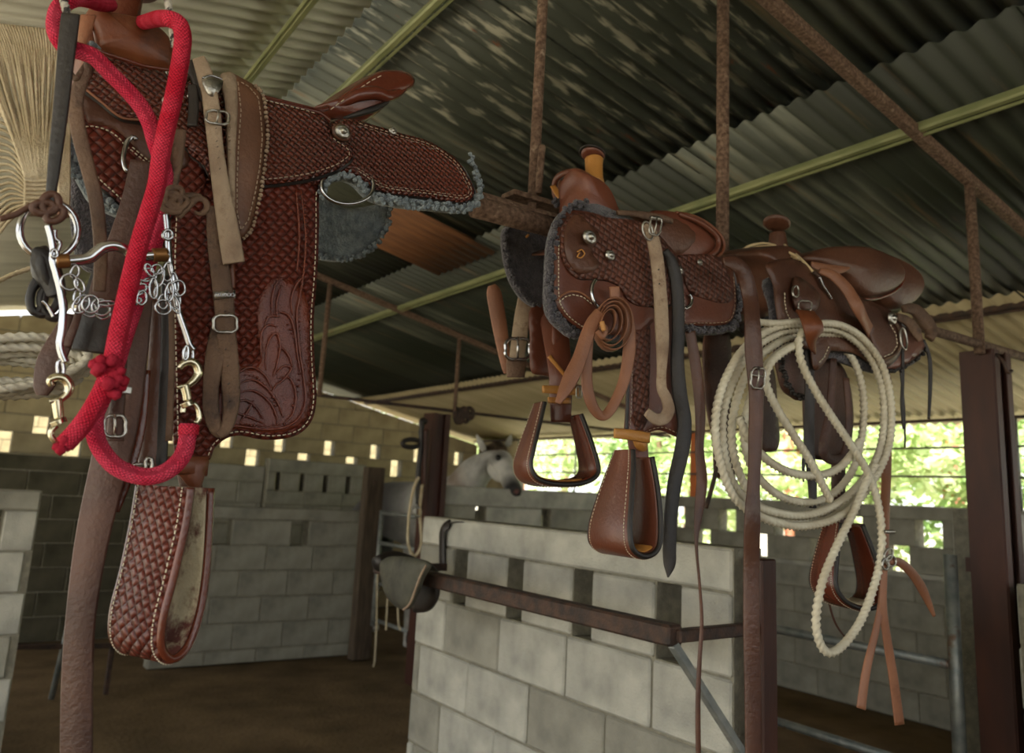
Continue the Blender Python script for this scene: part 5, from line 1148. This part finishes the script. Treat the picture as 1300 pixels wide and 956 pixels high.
# rawhide lacing and snap on the far horn
rl = thing('rawhide_rein', 'pale rawhide cords looped over the farthest horn, ending in a chromed snap', 'rein', tuple(at(1000, 325, 1.2)))
for P in ([(935, 328, 1.36), (950, 317, 1.33), (968, 313, 1.3), (989, 315, 1.25), (1014, 327, 1.2)], [(937, 333, 1.36), (962, 325, 1.32), (989, 322, 1.26), (1014, 328, 1.2)], [(941, 339, 1.36), (972, 332, 1.3), (1000, 329, 1.24), (1016, 329, 1.2)], [(996, 311, 1.28), (1006, 319, 1.24), (1018, 330, 1.2), (1034, 347, 1.17)], [(935, 322, 1.38), (952, 312, 1.35), (970, 309, 1.33), (985, 312, 1.3)]):
    ptube('cord', P, 1.2, .0036, 'rawhide', rl, n=7)
ptube('snap', [(1033, 346), (1040, 352), (1045, 362)], 1.165, .005, 'iron', rl); ptube('snap', [(1040, 352), (1044, 362), (1050, 371), (1055, 379)], 1.16, .0045, 'chrome', rl)
# long straps hanging on the right
b3 = thing('breast_strap', 'long reddish brown strap with small double buckle hanging between middle and far saddle', 'strap', tuple(at(955, 500, 1.1)))
strap('strap', [(918, 332, 12), (930, 334, 20), (943, 345, 22), (952, 375, 22), (955, 410, 22, 1.085), (957, 450, 24, 1.085), (960, 500, 20, 1.085), (959, 560, 19, 1.085), (957, 610, 17, 1.085), (955, 660, 22, 1.085), (954, 720, 22), (954, 800, 22), (956, 880, 23), (957, 980, 23)], 1.1, 'oldbrown', b3, .006)
buckle(962, 480, 17, 25, 1.075, b3, 'silver', .0026, 6); ptube('buckle_bar', [(955, 476), (968, 478)], 1.073, .002, 'silver', b3)
o = strap('hanging_rein', [(876, 420, 14), (884, 470, 15), (889, 525, 14), (888, 570, 12), (891, 610, 15), (887, 650, 12), (884, 690, 5), (888, 740, 4), (891, 790, 5), (888, 840, 6), (886, 900, 7), (887, 980, 7)], 1.17, 'oldbrown', None, .005); tag(o, 'narrow brown rein hanging just right of the pointed black strap', 'rein')
t3 = thing('tan_strap', 'tan strap running over the farthest saddle and down past the lasso to a ring', 'strap', tuple(at(1120, 500, 1.1)))
strap('strap', [(1040, 344, 8, 1.17), (1058, 350, 14, 1.15), (1076, 368, 17, 1.13), (1092, 396, 18, 1.115), (1106, 424, 19, 1.16), (1118, 452, 18, 1.205), (1125, 490, 15, 1.22), (1126, 550, 14, 1.22), (1125, 610, 14, 1.21), (1123, 660, 15, 1.16), (1121, 715, 15, 1.12)], 1.1, 'tan', t3, .006)
strap('tail', [(1120, 710, 9), (1119, 760, 9), (1112, 800, 10), (1100, 850, 12), (1093, 900, 13)], 1.1, 'tan', t3, .005); strap('tail', [(1122, 715, 11), (1121, 770, 11), (1126, 810, 12), (1134, 860, 13), (1142, 920, 14)], 1.095, 'tan', t3, .005)
strap('loose_end', [(1128, 713, 8), (1142, 714, 11), (1158, 728, 13), (1172, 750, 13), (1186, 782, 5)], 1.09, 'tan', t3, .005)
for a in ((1128, 704, 5, 8, 20), (1131, 712, 6, 7, -20), (1124, 716, 4, 7, 0)): ring('ring', a[0], a[1], a[2], a[3], 1.085, .0026, 'silver', t3, rot=a[4])
ptube('stud', [(1124, 675), (1135, 675)], 1.085, .0045, 'silver', t3)
# ================= things around the walls =================
sp_ = thing('saddle_flap_pad', 'worn dark leather pad draped over the end of the wall rack bar', 'pad', tuple(atx(515, 740, 1.5)))
panel('flap', [(479, 722), (483, 711), (497, 706), (526, 709), (542, 717), (534, 732), (521, 764), (511, 774), (498, 769), (485, 752)], ('x', 1.40), .02, 'grey_dark' if 'grey_dark' in MT else 'dark', sp_, dome=.01)
panel('flap', [(530, 712), (544, 718), (552, 730), (552, 756), (543, 773), (530, 778), (520, 773), (524, 745)], ('x', 1.55), .02, 'black', sp_, dome=.01)
sp_.children[0].data.materials[0] = mat('worn_grey_green_leather', S(62, 62, 52), .7, 0, S(86, 84, 70), 7, .2, 60, col3=S(44, 42, 36), c3s=4, c3r=(.5, .65))
ptube('piping', [(541, 718), (533, 733), (521, 765), (512, 774)], ('x', 1.395), .004, 'pale', sp_)
o = tube('pad_roll', [Vector((1.42, 2.9, 1.115)), Vector((1.49, 2.92, 1.135)), Vector((1.57, 2.9, 1.115))], .03, 'black', sp_, 10, n=4)
a, b_ = Vector((1.865, 2.62, 1.278)), Vector((1.83, 3.0, 1.278))
def ribbon(name, P, w_, nrm, mt, par=None, th=.005, n=6):
    Pc = catmull(P, n); fr = frames(Pc); V, Fc = [], []
    for i, p in enumerate(Pc):
        t = fr[i][0]; nn = nrm(i/(len(Pc)-1)); sd = t.cross(nn).normalized()
        for u, h in ((-1, 0), (-.9, 1), (.9, 1), (1, 0), (.9, -1), (-.9, -1)): V.append(p+sd*u*w_/2+nn*h*th/2)
    for i in range(len(Pc)-1):
        for k in range(6): Fc.append((i*6+k, i*6+(k+1) % 6, i*6+6+(k+1) % 6, i*6+6+k))
    return mesh(name, V, Fc, mt, par, True)
o = ribbon('black_strap', [(1.87, 2.62, 1.276), (1.84, 2.8, 1.278), (1.81, 2.96, 1.279), (1.782, 3.03, 1.25), (1.785, 3.04, 1.18), (1.787, 3.03, 1.10)], .045, lambda t: Vector((0, 0, 1)) if t < .5 else Vector((-1, 0, .3)).normalized() if t < .7 else Vector((-1, 0, 0)), 'black'); tag(o, 'black strap lying over the far top corner of the white block wall', 'strap')
hl = thing('rope_halter', 'dark halter with a pale rope loop hung left of the distant steel post', 'halter', tuple(at(530, 600, 5.38)))
HY = 5.42
ptube('cheek', [(541, 536), (536, 534), (535, 545), (534, 570), (531, 600), (531, 640)], HY, .022, 'black', hl); ring('noseband', 522, 563, 11, 5, HY, .018, 'black', hl)
ptube('crown', [(541, 545), (540, 580), (538, 620), (533, 645)], HY-.02, .02, 'rust_dark', hl)
ptube('rope_loop', [(532, 606), (526, 618), (520, 648), (518, 686), (523, 703), (529, 704), (535, 688), (533, 650), (536, 615)], HY-.03, .012, 'cream', hl); ring('ring', 530, 650, 4, 6, HY-.03, .01, 'silver', hl)
rc = thing('rubber_coil', 'small dark coil hanging on the far rail right of the distant post', 'coil', tuple(at(586, 528, 5.46)))
for x, y, a_, b2, r in ((581, 528, 4, 9, 0), (585, 528, 4, 9, 10), (590, 527, 5, 9, -10), (596, 525, 5, 7, 0)): ring('loop', x, y, a_, b2, 5.46, .016, 'iron', rc, rot=r)
for (P, lab) in (([(482, 706), (479, 740), (478, 790), (476, 836), (474, 846)], 'thin pale cord hanging down the far stall gate almost to the floor'), ([(492, 760), (491, 780), (490, 800)], 'short pale cord on the gate behind the dark pad'), ([(505, 770), (506, 790), (508, 800)], 'second short cord on the gate nearer the right stile')):
    o = ptube('cord', P, ('x', 3.06), .008, 'cream'); tag(o, lab, 'cord', None)
# ================= horse =================
HD = dp(634, 582, 6.75)
def horse():
    t = thing('horse', 'grey horse with dark muzzle and pink nose looking over the inner block wall', 'horse', (3.75, 6.5, 0))
    pol = at(627, 571, 5.95); eye = at(634, 583, 5.85); nose = at(648, 612, 5.6); muz = at(655, 628, 5.46); fore = at(637, 580, 5.82); jaw = at(627, 600, 5.88)
    nk1 = at(607, 592, 6.05); nk2 = at(588, 618, 6.25); wi = Vector((nk2.x-.04, 6.6, 1.36)); 
    Vt = [(Vector((wi.x-.12, 6.9, 1.2)), .28), (Vector((wi.x-.2, 7.2, 1.22)), .3), (Vector((wi.x-.26, 7.5, 1.22)), .26), (Vector((wi.x-.02, 6.62, 1.16)), .29), (nk2+Vector((0, .06, -.1)), .205), (nk1, .145), (pol, .108), (fore, .112), (eye.lerp(nose, .5), .09), (nose, .078), (muz, .07)]
    ed = [(0, 1), (1, 2), (0, 3), (3, 4), (4, 5), (5, 6), (6, 7), (7, 8), (8, 9), (9, 10)]
    Vt.append((jaw, .062)); ed.append((6, 11)); Vt.append((jaw.lerp(nose, .55)+Vector((0, 0, -.012)), .045)); ed.append((11, 12))
    def leg(root, x, y, hind, s):
        i = len(Vt)
        if hind: P = [((x, y-.02, .98), .15), ((x+.01*s, y-.1, .72), .085), ((x+.01*s, y+.06, .46), .05), ((x+.01*s, y+.02, .16), .034), ((x+.01*s, y-.02, .07), .04), ((x+.01*s, y-.05, .02), .055)]
        else: P = [((x, y, .92), .11), ((x, y, .68), .075), ((x, y-.01, .42), .05), ((x, y, .16), .033), ((x, y-.02, .07), .038), ((x, y-.04, .02), .052)]
        for p, r in P: Vt.append((Vector(p), r))
        ed.append((root, i)); ed.extend((i+k, i+k+1) for k in range(5))
    leg(3, wi.x+.15, 6.68, False, 1); leg(3, wi.x-.17, 6.72, False, -1); leg(2, wi.x-.1, 7.56, True, 1); leg(2, wi.x-.42, 7.52, True, -1)
    me = bpy.data.meshes.new('body'); me.from_pydata([tuple(v) for v, r in Vt], ed, [])
    o = bpy.data.objects.new('body', me); C.objects.link(o); md = o.modifiers.new('skin', 'SKIN'); md.use_smooth_shade = True
    sk_ = me.skin_vertices[0].data
    for i, (v, r) in enumerate(Vt): sk_[i].radius = (r, r); sk_[i].use_root = (i == 0)
    o.modifiers.new('sub', 'SUBSURF').levels = 2; o.modifiers['sub'].render_levels = 2
    o.parent = t; o.matrix_parent_inverse = t.matrix_world.inverted()
    m = mat('grey_horse_coat', S(150, 148, 142), .75, 0, S(214, 212, 204), 5, .1, 90, sheen=.2, contrast=(.3, .6)); N, L = m.node_tree.nodes, m.node_tree.links; b = N['Principled BSDF']
    src = b.inputs['Base Color'].links[0].from_socket
    def spot(src, c, r0, r1, col):
        g = N.new('ShaderNodeNewGeometry'); v = N.new('ShaderNodeVectorMath'); v.operation = 'DISTANCE'; L.new(g.outputs['Position'], v.inputs[0]); v.inputs[1].default_value = tuple(c)
        r = N.new('ShaderNodeMapRange'); r.inputs[1].default_value = r0; r.inputs[2].default_value = r1; r.inputs[3].default_value = 1; r.inputs[4].default_value = 0; L.new(v.outputs['Value'], r.inputs[0])
        x = N.new('ShaderNodeMix'); x.data_type = 'RGBA'; L.new(r.outputs[0], x.inputs[0]); L.new(src, x.inputs[6]); x.inputs[7].default_value = (*col, 1); return x.outputs[2]
    src = spot(src, muz+Vector((-.02, 0, -.01)), .1, .24, S(40, 38, 38)); src = spot(src, at(659, 629, 5.40), .035, .075, S(190, 116, 106)); src = spot(src, at(634, 581, 5.78), .03, .09, S(50, 46, 42))
    src = spot(src, at(585, 610, 6.2), .05, .2, S(112, 84, 62)); src = spot(src, at(630, 570, 5.85), .03, .1, S(120, 92, 66))
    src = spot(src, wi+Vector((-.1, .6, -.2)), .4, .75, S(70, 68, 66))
    L.new(src, b.inputs['Base Color']); me.materials.append(m)
    vd = (eye-EYE).normalized()
    for p, nm in ((at(632.5, 581, 5.722), 'eye'),):
        bm = bmesh.new(); bmesh.ops.create_uvsphere(bm, u_segments=14, v_segments=10, radius=.026); [setattr(v, 'co', v.co+p) for v in bm.verts]; obj(nm, bm, mat('dark_wet_eye', S(16, 12, 10), .08, 0), t)
    def ear(b0, tip, wv):
        R_ = []; ax = tip-b0
        for k, rr in ((0, .62), (.25, 1), (.55, .8), (.82, .4), (1, .06)):
            c = b0+ax*k; R_.append([c+wv*(math.cos(2*PI*j/12)*.034*rr)+ax.cross(wv).normalized()*(math.sin(2*PI*j/12)*.016*rr) for j in range(12)])
        loft('ear', R_, m, t)
    ear(at(615, 573, 5.93), at(604.5, 551, 5.95), RT*.9+UP*.4); ear(at(644, 567, 5.93), at(649, 551, 5.95), RT)
    rnd = random.Random(9); V, Fc, UV = [], [], []
    crest = [at(x, y, yy) for x, y, yy in ((630, 562, 5.95), (620, 567, 6.0), (612, 575, 6.04), (603, 586, 6.1), (594, 598, 6.18), (584, 612, 6.28))]
    cc = catmull(crest, 14)
    for p in cc:
        for _ in range(5):
            q = p+Vector((rnd.uniform(-.02, .02), rnd.uniform(-.03, .03), rnd.uniform(-.01, .02))); e = q+Vector((rnd.uniform(-.02, .09), -.05+rnd.uniform(-.04, .02), -rnd.uniform(.08, .16)))
            tube_data([q, q.lerp(e, .5)+Vector((.01, -.02, .02)), e], lambda u: .006*(1-u*.8), 5, V=V, Fc=Fc, UV=UV)
    for k in range(26):
        q = at(633+rnd.uniform(-6, 6), 562+rnd.uniform(-1, 2), 5.86); e = at(636+rnd.uniform(-7, 6), 574+rnd.uniform(-3, 4), 5.76); tube_data([q, q.lerp(e, .5)+Vector((0, -.03, .0)), e], lambda u: .006*(1-u*.8), 5, V=V, Fc=Fc, UV=UV)
    mesh('mane', V, Fc, mat('brown_grey_mane', S(70, 54, 40), .8, 0, S(110, 92, 72), 20, .3, 200), t, True, recalc=False)
    V, Fc, UV = [], [], []
    for k in range(40):
        q = Vector((wi.x-.27+rnd.uniform(-.03, .03), 7.72, 1.25)); e = q+Vector((rnd.uniform(-.07, .07), .08+rnd.uniform(-.03, .03), -.75+rnd.uniform(-.1, .1))); tube_data([q, q+Vector((0, .06, -.06)), q.lerp(e, .5)+Vector((0, .08, 0)), e], .008, 5, V=V, Fc=Fc, UV=UV)
    mesh('tail', V, Fc, MT['black'], t, True, recalc=False)
    for dx in (-3.2, 3.0): ptube('nostril', [(656+dx, 626), (657+dx, 629)], 5.405, .009, MT['edge'], t, seg=8)
horse()
